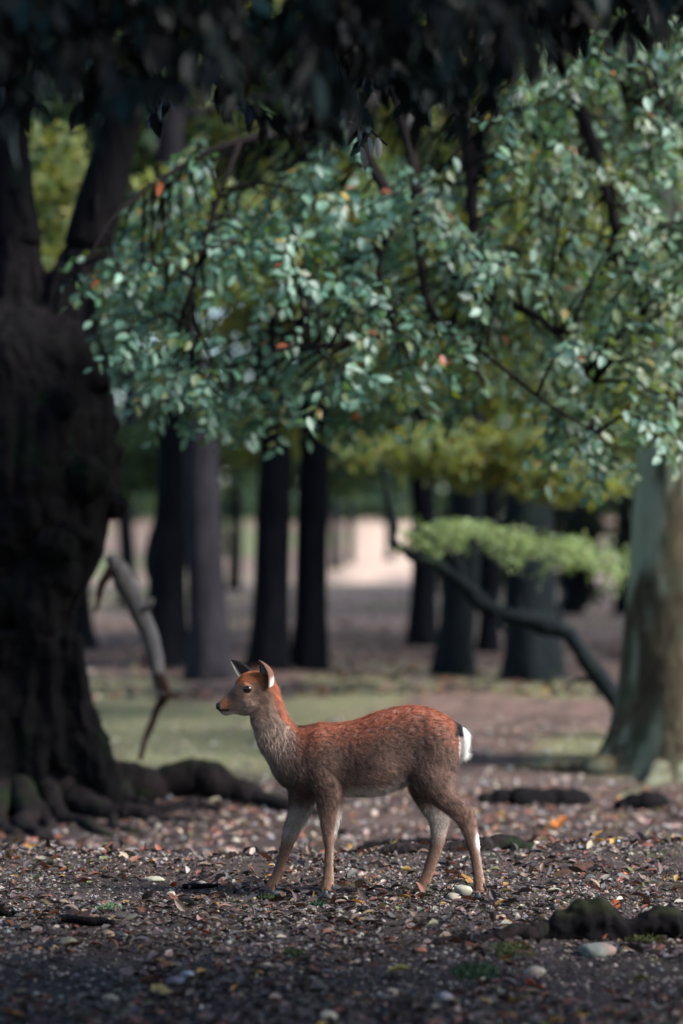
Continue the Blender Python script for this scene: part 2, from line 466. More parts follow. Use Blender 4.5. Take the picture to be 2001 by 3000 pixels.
# ------------------------------------------------------------------ old tree with buttressed trunk
LY = 15.0
lb = P(60, 2300, LY); lb[2] = g1(lb[0], LY) - 0.05
old = tag(empty('old_tree', tuple(lb)), 'huge dark old tree with forked trunk and buttress roots', 'tree')
prof = [(60, 2420, 320), (60, 2330, 275), (52, 2240, 240), (50, 2150, 220), (40, 2000, 195), (30, 1870, 182), (35, 1760, 200), (50, 1650, 238), (60, 1540, 264), (66, 1430, 276),
        (62, 1310, 272), (60, 1200, 272), (65, 1100, 252), (90, 1010, 225), (105, 945, 170), (112, 905, 110), (116, 885, 50)]
pts = crom([[*P(a, b, LY), r / FPX * LY] for a, b, r in prof], 90)
def oldlobes(t, ang):
    base = np.exp(-t * 3.2)
    return 1 + base * (0.16 * np.cos(5 * ang + 0.6) + 0.10 * np.cos(8 * ang + 2)) + 0.05 * np.cos(3 * ang + 9 * t) + 0.035 * np.cos(7 * ang - 14 * t)
masses = [tube(pts[:, :3], pts[:, 3], 72, 0.08, 3.5, 3.0, oldlobes)]
LIMBS = ([(60, 1120, 150), (54, 930, 100), (45, 720, 74), (28, 450, 60), (15, 200, 55), (-10, -150, 45), (-60, -600, 30)],
         [(120, 1120, 160), (190, 920, 104), (258, 730, 74), (292, 580, 66), (335, 430, 62), (385, 250, 56), (450, 0, 48), (560, -400, 30)])
for path in LIMBS:
    pp = crom([[*P(a, b, LY), r / FPX * LY] for a, b, r in path[:4]], 24); masses.append(tube(pp[:, :3], pp[:, 3], 24, 0.12, 5.0, 8.0))
    pp = crom([[*P(a, b, LY), r / FPX * LY * .97] for a, b, r in path[2:]], 30)
    v, f = tube(pp[:, :3], pp[:, 3], 24, 0.14, 5.0, 8.0); part(old, 'limb', v, f, MAT_OLD)
# burrs, knots, buttresses standing off the trunk
for (a, b, r, dy) in [(310, 1330, 62, -.05), (250, 1400, 66, -.42), (335, 1480, 44, -.1), (160, 1600, 60, -.5), (90, 1800, 44, -.46), (180, 1180, 50, -.45), (280, 1120, 40, -.2)]:
    c = P(a, b, LY + dy); k = r / FPX * LY
    q = np.array([c + np.array([0, 0, -k]), c + np.array([0, 0, -.5 * k]), c, c + np.array([0, 0, .5 * k]), c + np.array([0, 0, k])])
    masses.append(tube(q, np.array([.1, .85, 1, .85, .1]) * k, 16, .25, 4, a))
for path in ([(195, 1860, 42), (212, 1960, 46), (240, 2090, 50), (270, 2200, 52), (310, 2310, 48), (345, 2380, 30)],
             [(170, 1640, 70), (120, 1800, 66), (98, 1980, 62), (92, 2160, 66), (86, 2310, 76), (80, 2420, 60)],
             [(230, 1540, 60), (120, 1650, 64), (30, 1750, 60), (-60, 1820, 64)], [(150, 1880, 46), (165, 2050, 48), (185, 2200, 54), (215, 2350, 50)], [(20, 1850, 70), (0, 2050, 70), (-10, 2250, 76), (-20, 2400, 60)]):
    pp = crom([[*P(a, b, LY - .40), r / FPX * LY * .95] for a, b, r in path], 30)
    masses.append(tube(pp[:, :3], pp[:, 3], 18, 0.2, 6.0, 4.0))
me_, co_ = fuse(masses, .020, 2)
nn_ = mesh_normals(me_)
w_ = co_ * np.array([9, 9, 1.6]) + 1.5 * fbm(co_ * 1.5, 2)[:, None]
co_ = co_ + nn_ * (0.11 * (fbm(co_ * 2.2 + 8, 3) - .5) + 0.075 * (np.abs(fbm(w_, 3) - .5) * 2 - .25) + .03 * (fbm(co_ * 22, 2) - .5))[:, None]
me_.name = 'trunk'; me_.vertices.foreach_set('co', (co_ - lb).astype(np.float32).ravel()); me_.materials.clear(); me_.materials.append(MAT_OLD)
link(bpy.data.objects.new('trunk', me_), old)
# roots: px, depth, radius (m), height of the axis over the ground
def root_tube(path, n=80, seg=16, rough=0.35, seed=1.0):
    q = crom(path, n)
    w = np.stack([np.arange(n) * 6.0 / n + seed * 5, np.zeros(n), np.zeros(n)], -1)
    q[:, 2] *= .72 + .56 * fbm(w * 1.6, 3); q[:, 3] += q[:, 2] * 1.1 * (fbm(w + 40, 3) - .5); q[:, 1] += q[:, 2] * 2.0 * (fbm(w + 80, 3) - .5)
    X = (q[:, 0] - CX) / FPX * q[:, 1]
    Z = gh(X, q[:, 1]) + q[:, 3]
    return tube(np.stack([X, q[:, 1], Z], -1), q[:, 2], seg, rough, 6.0, seed)
for k, path in enumerate([
    [(230, 15.0, .17, .20), (330, 15.0, .15, .06), (420, 15.1, .13, .05), (510, 15.2, .15, .06), (600, 15.2, .13, .05), (700, 15.0, .11, .03), (800, 14.7, .09, .01), (900, 14.4, .06, -.01), (960, 14.2, .03, -.05)],
    [(200, 14.6, .12, .12), (300, 14.3, .07, .01), (420, 14.1, .06, .0), (520, 14.0, .05, -.01), (640, 13.9, .03, -.02)],
    [(60, 14.5, .12, .16), (85, 14.1, .07, .03), (60, 13.8, .05, .01), (130, 13.5, .04, .0), (170, 13.2, .03, -.01), (260, 12.9, .015, -.02)],
    [(0, 14.5, .12, .14), (-10, 14.0, .07, .02), (50, 13.5, .05, .0), (20, 13.0, .035, .0), (90, 12.6, .025, -.01), (70, 12.2, .015, -.03)],
    [(140, 14.5, .09, .12), (170, 14.2, .05, .02), (250, 13.9, .045, .0), (290, 13.6, .03, .0), (390, 13.4, .015, -.02)],
    [(330, 14.9, .08, .08), (390, 14.6, .06, .03), (480, 14.5, .05, .01), (560, 14.6, .045, .01), (650, 14.5, .025, -.01)],
    [(110, 14.3, .05, .05), (150, 13.9, .035, .01), (115, 13.4, .03, .0), (190, 12.9, .022, .0), (160, 12.5, .012, -.02)],
    [(260, 14.6, .06, .06), (330, 14.2, .04, .01), (340, 13.8, .03, .0), (430, 13.5, .02, -.01)],
    [(-60, 14.6, .14, .2), (-180, 14.2, .09, .04), (-330, 13.8, .06, .0), (-450, 13.5, .03, -.03)]]):
    v, f = root_tube(path, 90, 20, .5, k * 3.3); part(old, 'root', v, f, MAT_ROOT)
v, f, cc = crown_cloud(5200, (lb[0] - 0.4, LY + 0.3, 7.4), (3.0, 3.2, 2.0), 0.24, BLUEG, BLUEGW, 0.8, 60)
part(old, 'crown', v, f, MAT_FARLEAF, cols=cc, smooth=False)

# ------------------------------------------------------------------ lichen tree with the long leafy boughs
RY = 17.0
rb = P(1985, 2230, RY); rb[2] = g1(rb[0], RY) - 0.05
lich = tag(empty('lichen_tree', tuple(rb)), 'broad tree with pale green lichen on its bark and drooping leafy boughs', 'tree')
prof = [(1985, 2330, 330), (1988, 2240, 250), (1990, 2150, 212), (1992, 2040, 188), (1994, 1900, 172), (1997, 1700, 158), (2000, 1500, 146), (2004, 1300, 140), (2006, 1000, 132), (1990, 600, 125), (1965, 200, 110), (1950, -200, 90)]
pts = crom([[*P(a, b, RY), r / FPX * RY] for a, b, r in prof], 110)
def lichlobes(t, ang):
    return 1 + np.exp(-t * 9) * (0.20 * np.cos(6 * ang + 1.2) + 0.1 * np.cos(9 * ang)) + 0.03 * np.cos(4 * ang + 5 * t)
v, f = tube(pts[:, :3], pts[:, 3], 72, 0.05, 4.0, 1.0, lichlobes)
# lichen patch: on the upper left flank, ending in a ragged edge
px_ = CX + v[:, 0] / v[:, 1] * FPX; py_ = HZ - (v[:, 2] - HEYE) / v[:, 1] * FPX
nz = fbm(v * np.array([9.0, 9.0, 4.0]), 4)
li = (1 - sstep(1930, 1960, px_ + 110 * (nz - .5))) * (1 - sstep(1560, 1820, py_ + 500 * (nz - .5)))
li = np.maximum(li, 0.6 * sstep(0.54, 0.66, fbm(v * np.array([9, 9, 1.6]) + 9, 4)))
part(lich, 'trunk', v, f, MAT_LICHEN, attrs={'lichen': li})
for k, path in enumerate([[(1900, 16.9, .15, .18), (1800, 16.8, .10, .05), (1720, 16.8, .08, .02), (1620, 16.9, .06, .01), (1540, 17.0, .05, .0), (1450, 17.1, .03, -.03)],
                          [(1960, 16.8, .13, .08), (1930, 16.4, .08, .0), (1880, 16.1, .05, -.02), (1820, 15.7, .04, -.02), (1760, 15.5, .02, -.04)],
                          [(2050, 16.8, .13, .08), (2060, 16.3, .08, .0), (2090, 15.8, .06, .01), (2120, 15.4, .03, -.03)]]):
    v, f = root_tube(path, seed=20 + k)
    part(lich, 'root', v, f, MAT_LICHEN, attrs={'lichen': sstep(.52, .64, fbm(v * 9 + 2, 3)) * .3})
limbs = [
    [(1975, 500, 16.9, 80), (1800, 150, 16.0, 60), (1500, 40, 15.0, 48), (1200, 200, 14.4, 38), (1050, 330, 14.0, 30)],
    [(1060, 320, 14.0, 28), (1075, 450, 13.9, 24), (1150, 620, 13.7, 19), (1105, 780, 13.6, 15), (1168, 990, 13.4, 10), (1230, 1100, 13.2, 6)],
    [(1150, 230, 14.2, 28), (1215, 520, 13.9, 20), (1240, 830, 13.6, 15), (1310, 980, 13.4, 11), (1420, 1120, 13.2, 6)],
    [(1330, 110, 14.6, 32), (1380, 520, 14.2, 22), (1400, 830, 14.0, 18), (1500, 890, 13.8, 15), (1604, 950, 13.6, 11), (1740, 1120, 13.2, 6)],
    [(1040, 330, 14.0, 26), (860, 380, 13.7, 18), (650, 430, 13.5, 14), (480, 520, 13.4, 10), (330, 640, 13.2, 7), (240, 800, 13.0, 4)],
    [(1600, 60, 15.2, 36), (1720, 380, 14.6, 24), (1800, 640, 14.2, 16), (1880, 900, 13.9, 11), (1940, 1150, 13.7, 6)],
    [(1168, 980, 13.4, 11), (1040, 1010, 13.2, 9), (880, 1010, 13.0, 7), (760, 1050, 12.9, 4)],
    [(700, 420, 13.5, 12), (620, 640, 13.3, 9), (560, 860, 13.1, 7), (560, 1080, 12.9, 4)],
    [(1560, 50, 15.1, 34), (1850, 200, 14.5, 22), (2050, 420, 14.0, 12)],
    [(1310, 960, 13.4, 10), (1450, 1060, 13.1, 8), (1600, 1180, 12.9, 6), (1750, 1270, 12.8, 4)],
]
limb_pts = []
for L in limbs:
    q = crom([[*P(a, b, Y), r / FPX * Y] for a, b, Y, r in L], 34)
    v, f = tube(q[:, :3], q[:, 3] * .8, 10, 0.18, 9.0, 2.0)
    part(lich, 'limb', v, f, MAT_TWIG)
    limb_pts.append(q[:, :3])
limb_all = np.vstack(limb_pts)
REGION = [(300, 900), (320, 760), (410, 600), (510, 480), (620, 400), (850, 440), (1100, 380), (1350, 330), (1560, 180), (1800, 60), (2100, -40), (2150, 1240), (1960, 1290), (1800, 1330), (1560, 1290),
          (1400, 1230), (1200, 1200), (1020, 1190), (820, 1180), (620, 1230), (520, 1150), (440, 1010), (360, 1120), (300, 1100)]
def region_density(x, y):
    d = np.ones_like(x)
    d *= 1 - 0.80 * np.exp(-(((x - 800) / 260) ** 2 + ((y - 880) / 110) ** 2))
    d *= 1 - 0.6 * np.exp(-(((x - 430) / 130) ** 2 + ((y - 900) / 160) ** 2))
    d *= 1 - 0.5 * np.exp(-(((x - 1180) / 160) ** 2 + ((y - 900) / 90) ** 2))
    d *= 1 + 0.7 * np.exp(-(((x - 1050) / 330) ** 2 + ((y - 640) / 90) ** 2))
    d *= sstep(.40, .56, fbm(np.stack([x / 170, y / 110, x * 0 + 2], -1), 2)) + .06
    return d / 1.7
A = []
while len(A) < 290:
    x, y = rng.uniform(200, 2120, 400), rng.uniform(-40, 1330, 400)
    ok = in_poly(x, y, REGION) & (rng.uniform(0, 1, 400) < region_density(x, y))
    for a, b in zip(x[ok], y[ok]):
        A.append(P(a, b, rng.uniform(12.9, 16.2) if b < 700 else rng.uniform(12.6, 15.4)))
A = np.array(A[:290])
near = np.array([limb_all[np.argmin(np.sum((limb_all - a) ** 2, axis=1))] for a in A])
apx = np.clip((CX + A[:, 0] / A[:, 1] * FPX - 300) / 1500, 0, 1)
D = mixc(np.tile(np.array([-.62, -.40, -.26]), (len(A), 1)), np.array([.12, -.45, -.62]), apx) + .34 * rng.normal(size=A.shape) * np.array([1, .8, .7])
Ls = rng.uniform(0.36, 0.64, len(A))
ps, ds, ns, ss, tw = sprays(A - 0.4 * D / np.linalg.norm(D, axis=1)[:, None] * Ls[:, None], D, Ls, 0.080, 15, np.array([0.12, -0.66, 0.86]))
crown = tag(bpy.data.objects.new('crown', None)); link(crown, lich)
# largest leaves in view are single leaves, the rest one mass
order = np.argsort(ps[:, 1] - 3.0 * ss * rng.uniform(.5, 1.5, len(ss)))
scr = (np.abs(ps[:, 0] / ps[:, 1] * FPX) < 960)
single = [i for i in order if scr[i]][:300]
mask = np.ones(len(ps), bool); mask[single] = False
leaf_objects(crown, LEAF_OVAL, ps[single], ds[single], ns[single], ss[single], GREEN, GREENW, MAT_LEAF)
lc_ = pick_cols(mask.sum(), GREEN, GREENW); lx_ = CX + ps[mask][:, 0] / ps[mask][:, 1] * FPX
lc_ = mixc(lc_, np.array([.135, .165, .062]), sstep(900, 1900, lx_) * rng.uniform(0, .75, len(lc_)))      # yellower towards the trunk
v, f, cc = leaf_batch(ps[mask], ds[mask], ns[mask], ss[mask], lc_, LEAF_OVAL)
o = part(crown, 'foliage', v, f, MAT_LEAF, cols=cc); o['kind'] = 'stuff'
tubes = [tube(t, np.linspace(.0045, .0018, len(t)), 4) for t in tw if len(t) > 2]
for a, b in zip(near, A):
    m_ = (a + b) / 2 + np.array([0, 0, 0.06]); q = crom([a, m_, b], 6)
    tubes.append(tube(q, np.linspace(.011, .005, 6), 5))
v, f = merge(tubes); o = part(crown, 'twigs', v, f, MAT_TWIG); o['kind'] = 'stuff'
# unseen upper crown; its first mass is added to shade the old tree
v, f, cc = crown_cloud(1300, (-0.1, 14.2, 5.7), (1.3, 1.2, .55), .20, BLUEG, BLUEGW, .4, 30)
o = part(crown, 'added_shade_foliage', v, f, MAT_FARLEAF, cols=cc, smooth=False); o['kind'] = 'stuff'
v, f, cc = crown_cloud(1200, (rb[0] + 2.2, RY + 1.5, 8.5), (2.2, 2.2, 1.6), 0.22, BLUEG, BLUEGW, 0.7, 40)
o = part(crown, 'upper_foliage', v, f, MAT_FARLEAF, cols=cc, smooth=False); o['kind'] = 'stuff'

# ------------------------------------------------------------------ evergreen that hangs over the foreground
eb = np.array([-4.2, 5.6, g1(-4.2, 5.6) - .05])
ever = tag(empty('evergreen_tree', tuple(eb)), 'dark evergreen tree whose shaded boughs hang over the clearing', 'tree')
q = crom([[-4.2, 5.6, -.1, .30], [-4.15, 5.6, .6, .24], [-4.0, 5.65, 1.8, .21], [-3.7, 5.8, 3.0, .18], [-3.2, 5.9, 4.4, .12], [-2.9, 6.0, 5.6, .05]], 40)
v, f = tube(q[:, :3], q[:, 3], 24, .1, 5, 1); part(ever, 'trunk', v, f, MAT_OLD)
ebr = []
for path in ([(-3.8, 5.75, 2.7, .12), (-2.2, 6.2, 3.1, .08), (-.9, 6.6, 3.05, .05), (.4, 6.9, 2.95, .035), (1.4, 7.1, 2.85, .015)],
             [(-3.7, 5.8, 2.9, .11), (-2.4, 7.2, 3.3, .07), (-1.0, 7.9, 3.2, .05), (.5, 8.1, 3.25, .03), (1.6, 8.2, 3.2, .015)],
             [(-3.4, 5.9, 3.6, .10), (-1.5, 6.0, 4.0, .07), (.8, 6.6, 4.2, .05), (2.6, 7.4, 4.0, .03), (4.2, 8.2, 3.6, .015)],
             [(-3.8, 5.75, 2.5, .09), (-2.0, 5.4, 2.9, .06), (-.5, 5.6, 2.85, .04), (.9, 5.8, 2.8, .015)]):
    q = crom(path, 30); v, f = tube(q[:, :3], q[:, 3], 10, .15, 8, 3); part(ever, 'limb', v, f, MAT_OLD); ebr.append(q[:, :3])
ebr = np.vstack(ebr)
def low_edge(x):
    return np.interp(x, [-200, 0, 150, 300, 420, 520, 700, 900, 1000, 1150, 1300, 1420, 1560, 1720, 1900, 2200], [390, 400, 330, 390, 430, 330, 330, 430, 450, 330, 380, 330, 250, 170, 120, 40])
A = []
while len(A) < 330:
    x, y, dep = rng.uniform(-250, 2250), rng.uniform(-420, 470), rng.uniform(5.2, 8.3)
    if y < low_edge(x) - 70 * rng.uniform(0, 1) and (y < 90 or rng.uniform() < .62): A.append(P(x, y, dep))
A = np.array(A)
near = np.array([ebr[np.argmin(np.sum((ebr - a) ** 2, axis=1))] for a in A])
D = (A - near) * 0.5 + np.array([0.1, -0.1, -0.55]) + 0.35 * rng.normal(size=A.shape)
Ls = rng.uniform(.16, .32, len(A))
ps, ds, ns, ss, tw = sprays(A - D / np.linalg.norm(D, axis=1)[:, None] * Ls[:, None], D, Ls, 0.092, 9, np.array([0.1, -0.55, 0.9]), 0.5)
ds = ds + np.array([0, 0, -0.55])
py_ = HZ - (ps[:, 2] - HEYE) / ps[:, 1] * FPX; px_ = CX + ps[:, 0] / ps[:, 1] * FPX
keep = py_ < low_edge(px_) + 45; ps, ds, ns, ss, py_, px_ = ps[keep], ds[keep], ns[keep], ss[keep], py_[keep], px_[keep]
crown = bpy.data.objects.new('crown', None); link(crown, ever)
order = np.argsort(-py_)                                           # the fringe reads leaf by leaf
single = [i for i in order if 0 < px_[i] < 2001][:300]
mask = np.ones(len(ps), bool); mask[single] = False
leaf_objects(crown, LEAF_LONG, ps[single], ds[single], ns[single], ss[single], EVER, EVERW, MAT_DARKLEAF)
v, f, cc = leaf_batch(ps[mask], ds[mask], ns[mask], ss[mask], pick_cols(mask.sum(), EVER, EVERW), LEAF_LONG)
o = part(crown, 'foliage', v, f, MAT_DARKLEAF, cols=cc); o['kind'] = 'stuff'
tubes = [tube(t, np.linspace(.004, .0016, len(t)), 4) for t in tw if len(t) > 2]
for a, b in zip(near, A):
    q = crom([a, (a + b) / 2 + np.array([0, 0, 0.04]), b], 5); tubes.append(tube(q, np.linspace(.008, .004, 5), 4))
v, f = merge(tubes); o = part(crown, 'twigs', v, f, MAT_OLD); o['kind'] = 'stuff'
# upper crown: unseen wide roof of leaves, shaped to shade the foreground
n = 14000
pos = np.stack([rng.uniform(-5.5, 5.0, n), rng.uniform(2.5, 8.9, n), rng.uniform(3.7, 5.2, n)], -1)
right = pos[:, 0] > 1.7
pos[right, 2] = rng.uniform(2.9, 4.4, right.sum()); pos[right, 1] = rng.uniform(1.5, 6.6, right.sum())
pos = pos + 0.5 * (np.stack([fbm(pos * 1.1 + k * 9, 2) for k in range(3)], -1) - .5)
keep = fbm(pos * 1.0 + 4, 2) > 0.30
pos = pos[keep]
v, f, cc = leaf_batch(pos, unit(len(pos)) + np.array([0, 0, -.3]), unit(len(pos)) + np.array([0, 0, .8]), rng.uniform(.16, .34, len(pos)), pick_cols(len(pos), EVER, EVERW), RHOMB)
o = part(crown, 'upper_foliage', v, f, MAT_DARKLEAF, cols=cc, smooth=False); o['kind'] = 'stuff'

# ---- trees of the wood behind: px left, right, row of base, bark, lean(px per 1000 rows), label
BG = [
    (438, 540, 1955, MAT_BARK, 10, 'dark tree trunk beside the grey-purple trunk, behind the dead branch', BLUEG, 3.6),
    (566, 668, 1990, MAT_GREYBARK, -60, 'tall grey-purple tree trunk between two darker trunks', BLUEG, 3.8),
    (668, 702, 1730, MAT_BARK, 0, 'slim dark far tree seen between the grey-purple trunk and the twin trunks', BLUEG, 4.5),
    (738, 836, 1962, MAT_BARK, 15, 'dark brown trunk of the twin trunks, beside the slim far tree', OLIVE, 3.4),
    (862, 950, 1962, MAT_BARK, 5, 'black trunk of the twin trunks, beside the open path', BLUEG, 3.4),
    (972, 996, 1665, MAT_BARK, 0, 'thin far tree at the edge of the bright clearing', BLUEG, 5.0),
    (1016, 1034, 1650, MAT_BARK, 4, 'thinnest far tree standing before the bright clearing', BLUEG, 5.0),
    (1200, 1268, 1890, MAT_BARK, 20, 'slim dark trunk between the bright clearing and the stout leaning trunk', OLIVE, 3.6),
    (1280, 1375, 1978, MAT_BLUEBARK, 60, 'stout dark trunk leaning behind the curved sapling stem', OLIVE, 3.2),
    (1402, 1452, 1908, MAT_BARK, 10, 'dark trunk half hidden behind the feathery green sapling', OLIVE, 4.0),
    (1495, 1630, 1992, MAT_BLUEBARK, 0, 'thick blue-grey mossy trunk below the feathery green leaves', BLUEG, 3.4),
    (1645, 1700, 1800, MAT_BARK, 10, 'dark far trunk beside the thick blue-grey mossy trunk', BLUEG, 4.5),
    (1806, 1856, 1800, MAT_BARK, 0, 'dark far trunk close beside the lichen-covered tree', BLUEG, 4.5),
    (352, 396, 1775, MAT_BARK, 0, 'dark far trunk beside the huge old tree', BLUEG, 4.5),
    (150, 260, 1900, MAT_BARK, 0, 'dark trunk mostly hidden behind the huge old tree', BLUEG, 3.4),
    (1130, 1150, 1640, MAT_BARK, -6, 'far sunlit tree behind the bright clearing edge', OLIVE, 6.0),
]
tree_n = 0
for (x0, x1, yb, mat, lean, lab, pal, zc) in BG:
    xc = (x0 + x1) / 2
    Y = depth_of(xc, yb, 18, 110)
    r = (x1 - x0) / 2 / FPX * Y
    bx = (xc - CX) / FPX * Y; bz = g1(bx, Y) - 0.06
    t = tag(empty('forest_tree', (bx, Y, bz)), lab, 'tree', 'trees of the wood behind the deer')
    H = max(9.0, Y * 0.30)
    zz = np.concatenate([[0, .12, .3, .6, 1.0], np.linspace(1.8, H, 14)])
    rr = r * np.interp(zz, [0, .15, .45, 1.2, 3.0, H], [1.62, 1.36, 1.15, 1.04, 0.96, 0.45])
    sw = 0.09 * np.sin(zz * 0.7 + xc) + .05 * np.sin(zz * 1.9 + xc * 2)
    path = np.stack([bx + lean / 1000 * zz * 1.0 + sw * np.minimum(zz / 3, 1), np.full_like(zz, Y), bz + zz], -1)
    ph = xc * .37
    v, f = tube(path, rr, 26, 0.16, 3.0, xc, lambda tt, a: 1 + .12 * np.exp(-tt * 14) * np.cos(5 * a + ph) + .03 * np.cos(3 * a + 6 * tt))
    part(t, 'trunk', v, f, mat)
    for k in range(4):
        hh = zc + 0.9 * k + rng.uniform(0, .5); an = rng.uniform(0, 2 * math.pi)
        o0 = path[np.argmin(np.abs(zz - hh))]; L = rng.uniform(1.4, 2.4)
        dd = np.array([math.cos(an), math.sin(an) * .8, 0])
        q = crom([o0, o0 + dd * L * .5 + np.array([0, 0, .35]), o0 + dd * L + np.array([0, 0, .3])], 8)
        v, f = tube(q, np.linspace(r * .32, r * .06, 8), 8, .15, 5, k); part(t, 'limb', v, f, mat)
    pw = OLIVEW if pal is OLIVE else BLUEGW
    top = path[-1]
    cz = bz + (zc + H) / 2 + .3
    v, f, cc = crown_cloud(1500 if Y < 60 else 700, (top[0], Y, cz), (2.3 if Y < 60 else 3.2, 2.4, (H - zc) / 2), 0.20 if Y < 60 else .45, pal, pw, 0.62 if Y < 60 else 1.0, 34, 0.3, 0.25)
    part(t, 'crown', v, f, MAT_FARLEAF, cols=cc, smooth=False)

# understory trees with yellow-olive leaves
def maple(px, base_y, Y, cr, lab, n=1500, size=.10, pal=OLIVE, wts=OLIVEW, zrange=None):
    bx = (px - CX) / FPX * Y; bz = g1(bx, Y) - .05
    t = tag(empty('maple_tree', (bx, Y, bz)), lab, 'tree')
    top = np.array([bx + .3, Y, HEYE - (base_y - HZ) / FPX * Y])
    q = crom([[bx, Y, bz], [bx + .05, Y, bz + .7], [bx - .1, Y + .05, (bz + top[2]) / 2], [*top]], 20)
    v, f = tube(q, np.linspace(.07, .03, 20), 10, .12, 6, px); part(t, 'trunk', v, f, MAT_BARK)
    V = []
    for (cx_, cy_, rx, ry) in cr:
        c = P(cx_, cy_, Y); k = rx / FPX * Y; h = ry / FPX * Y
        V.append(crown_cloud(n, c, (k, .9, h), size, pal, wts, .22, 46, .5, .0))
        qq = crom([top, (top + c) / 2 + np.array([0, 0, .1]), c], 8); v, f = tube(qq, np.linspace(.025, .008, 8), 6); part(t, 'limb', v, f, MAT_BARK)
    off = 0; VV, FF, CC = [], [], []
    for v, f, cc in V: VV.append(v); FF.append(f + off); CC.append(cc); off += len(v)
    part(t, 'crown', np.vstack(VV), np.vstack(FF), MAT_FARLEAF, cols=np.vstack(CC), smooth=False)
maple(1900, 1300, 22.0, [(1230, 1330, 200, 70), (1480, 1330, 240, 90), (1650, 1400, 150, 60)], 'small olive-leaved tree over the feathery green sapling')
maple(785, 1000, 28.5, [(820, 940, 260, 120), (1050, 980, 220, 130), (760, 1290, 110, 70)], 'small olive-yellow tree rising behind the twin trunks')
maple(1975, 900, 19.5, [(650, 700, 330, 220), (1050, 680, 330, 240), (1450, 700, 330, 260), (1820, 760, 260, 330), (1650, 1080, 330, 160), (1150, 1050, 260, 120)], 'spreading olive-green tree behind the drooping boughs', 1000, .12, [(0.24, 0.27, 0.09), (0.17, 0.23, 0.10), (0.30, 0.28, 0.07), (0.12, 0.19, 0.11)])
maple(455, 1330, 30.0, [(420, 1330, 90, 120), (640, 1320, 90, 130)], 'green low-branched tree behind the grey-purple trunk', 900, .12, [(.08, .14, .09), (.12, .17, .08), (.05, .09, .07)], [1, 1, 1])
maple(905, 1300, 32.0, [(850, 1330, 110, 110), (1030, 1350, 130, 120), (1010, 1200, 130, 90)], 'green low-branched tree behind the black twin trunk', 900, .13, [(.08, .14, .09), (.12, .17, .08), (.05, .09, .07)], [1, 1, 1])
maple(170, 700, 20.5, [(170, 560, 120, 200), (160, 820, 110, 140)], 'small yellow-leaved tree seen through the old tree fork', 1100)
maple(1235, 1250, 33.0, [(1180, 1180, 330, 110), (1500, 1150, 300, 150), (1750, 1200, 200, 200)], 'bushy olive tree behind the curved sapling', 1300, .14)

# ------------------------------------------------------------------ leaning sapling with the feathery green tier of leaves
SY = 18.6
sb = P(1830, 2075, SY); sb[2] = g1(sb[0], SY) - .04
sap = tag(empty('leaning_sapling', tuple(sb)), 'leaning sapling with curved stem and a flat tier of feathery green leaves', 'sapling')
def px_tube(path, Y0, seg=14, rough=.3, n=70):
    q = crom([[*P(a, b, Y0 + dy), r / FPX * Y0] for a, b, r, dy in path], n)
    w = np.stack([np.arange(n) * .2 + path[0][0], np.zeros(n), np.zeros(n)], -1)
    q[:, 3] *= .7 + .6 * fbm(w, 3); q[:, 2] += .05 * (fbm(w + 30, 3) - .5); q[:, 0] += .05 * (fbm(w + 60, 3) - .5)
    return tube(q[:, :3], q[:, 3], seg, rough, 7, 5)
v, f = px_tube([(1850, 2140, 28, 0), (1800, 2045, 26, 0), (1725, 1945, 27, 0), (1665, 1865, 29, 0), (1580, 1825, 27, 0), (1470, 1795, 26, 0), (1390, 1745, 24, 0), (1345, 1680, 21, 0), (1320, 1620, 16, 0), (1310, 1560, 8, 0)], SY)
part(sap, 'stem', v, f, MAT_BLUEBARK)
for pth in ([(1380, 1735, 18, 0), (1300, 1665, 15, -.1), (1220, 1632, 13, -.2), (1165, 1600, 12, -.2), (1150, 1530, 11, -.2), (1135, 1440, 8, -.2), (1120, 1360, 4, -.2)],
            [(1665, 1862, 12, 0), (1640, 1790, 8, .1), (1655, 1730, 3, .1)], [(1560, 1822, 9, 0), (1520, 1770, 6, 0), (1530, 1720, 2, 0)], [(1440, 1785, 9, 0), (1470, 1840, 5, -.1), (1490, 1870, 2, -.1)], [(1750, 1985, 8, 0), (1690, 1990, 5, 0), (1650, 2020, 2, 0)],
            [(1335, 1640, 12, 0), (1420, 1570, 9, .1), (1560, 1560, 7, .2), (1700, 1590, 4, .2)], [(1325, 1620, 10, 0), (1260, 1570, 7, -.1), (1210, 1550, 4, -.2)]):
    v, f = px_tube(pth, SY, 8); part(sap, 'branch', v, f, MAT_BLUEBARK)
SAPC = [(0.20, 0.27, 0.10), (0.26, 0.33, 0.13), (0.15, 0.21, 0.08)]
A = []
for k in range(120):
    a = rng.uniform(1185, 1835); b = np.interp(a, [1185, 1300, 1420, 1560, 1700, 1835], [1560, 1520, 1535, 1555, 1580, 1640]) + rng.uniform(-12, 38) * (1.0 if a < 1500 else 1.3)
    A.append(P(a, b, SY + rng.uniform(-.6, .6)))
A = np.array(A)
D = np.stack([rng.normal(size=120), rng.normal(size=120) - .5, -0.25 + .15 * rng.normal(size=120)], -1)
ps, ds, ns, ss, tw = sprays(A, D, rng.uniform(.18, .34, 120), .055, 12, np.array([0, -.35, 1.0]), .9)
v, f, cc = leaf_batch(ps, ds, ns, ss, pick_cols(len(ps), SAPC, [.4, .35, .25]), rhomb_template(.34, .05))
o = part(sap, 'foliage', v, f, leaf_mat('feathery_leaf', .3, .5, .4, (1.1, 1.1, .5)), cols=cc, smooth=False); o['kind'] = 'stuff'

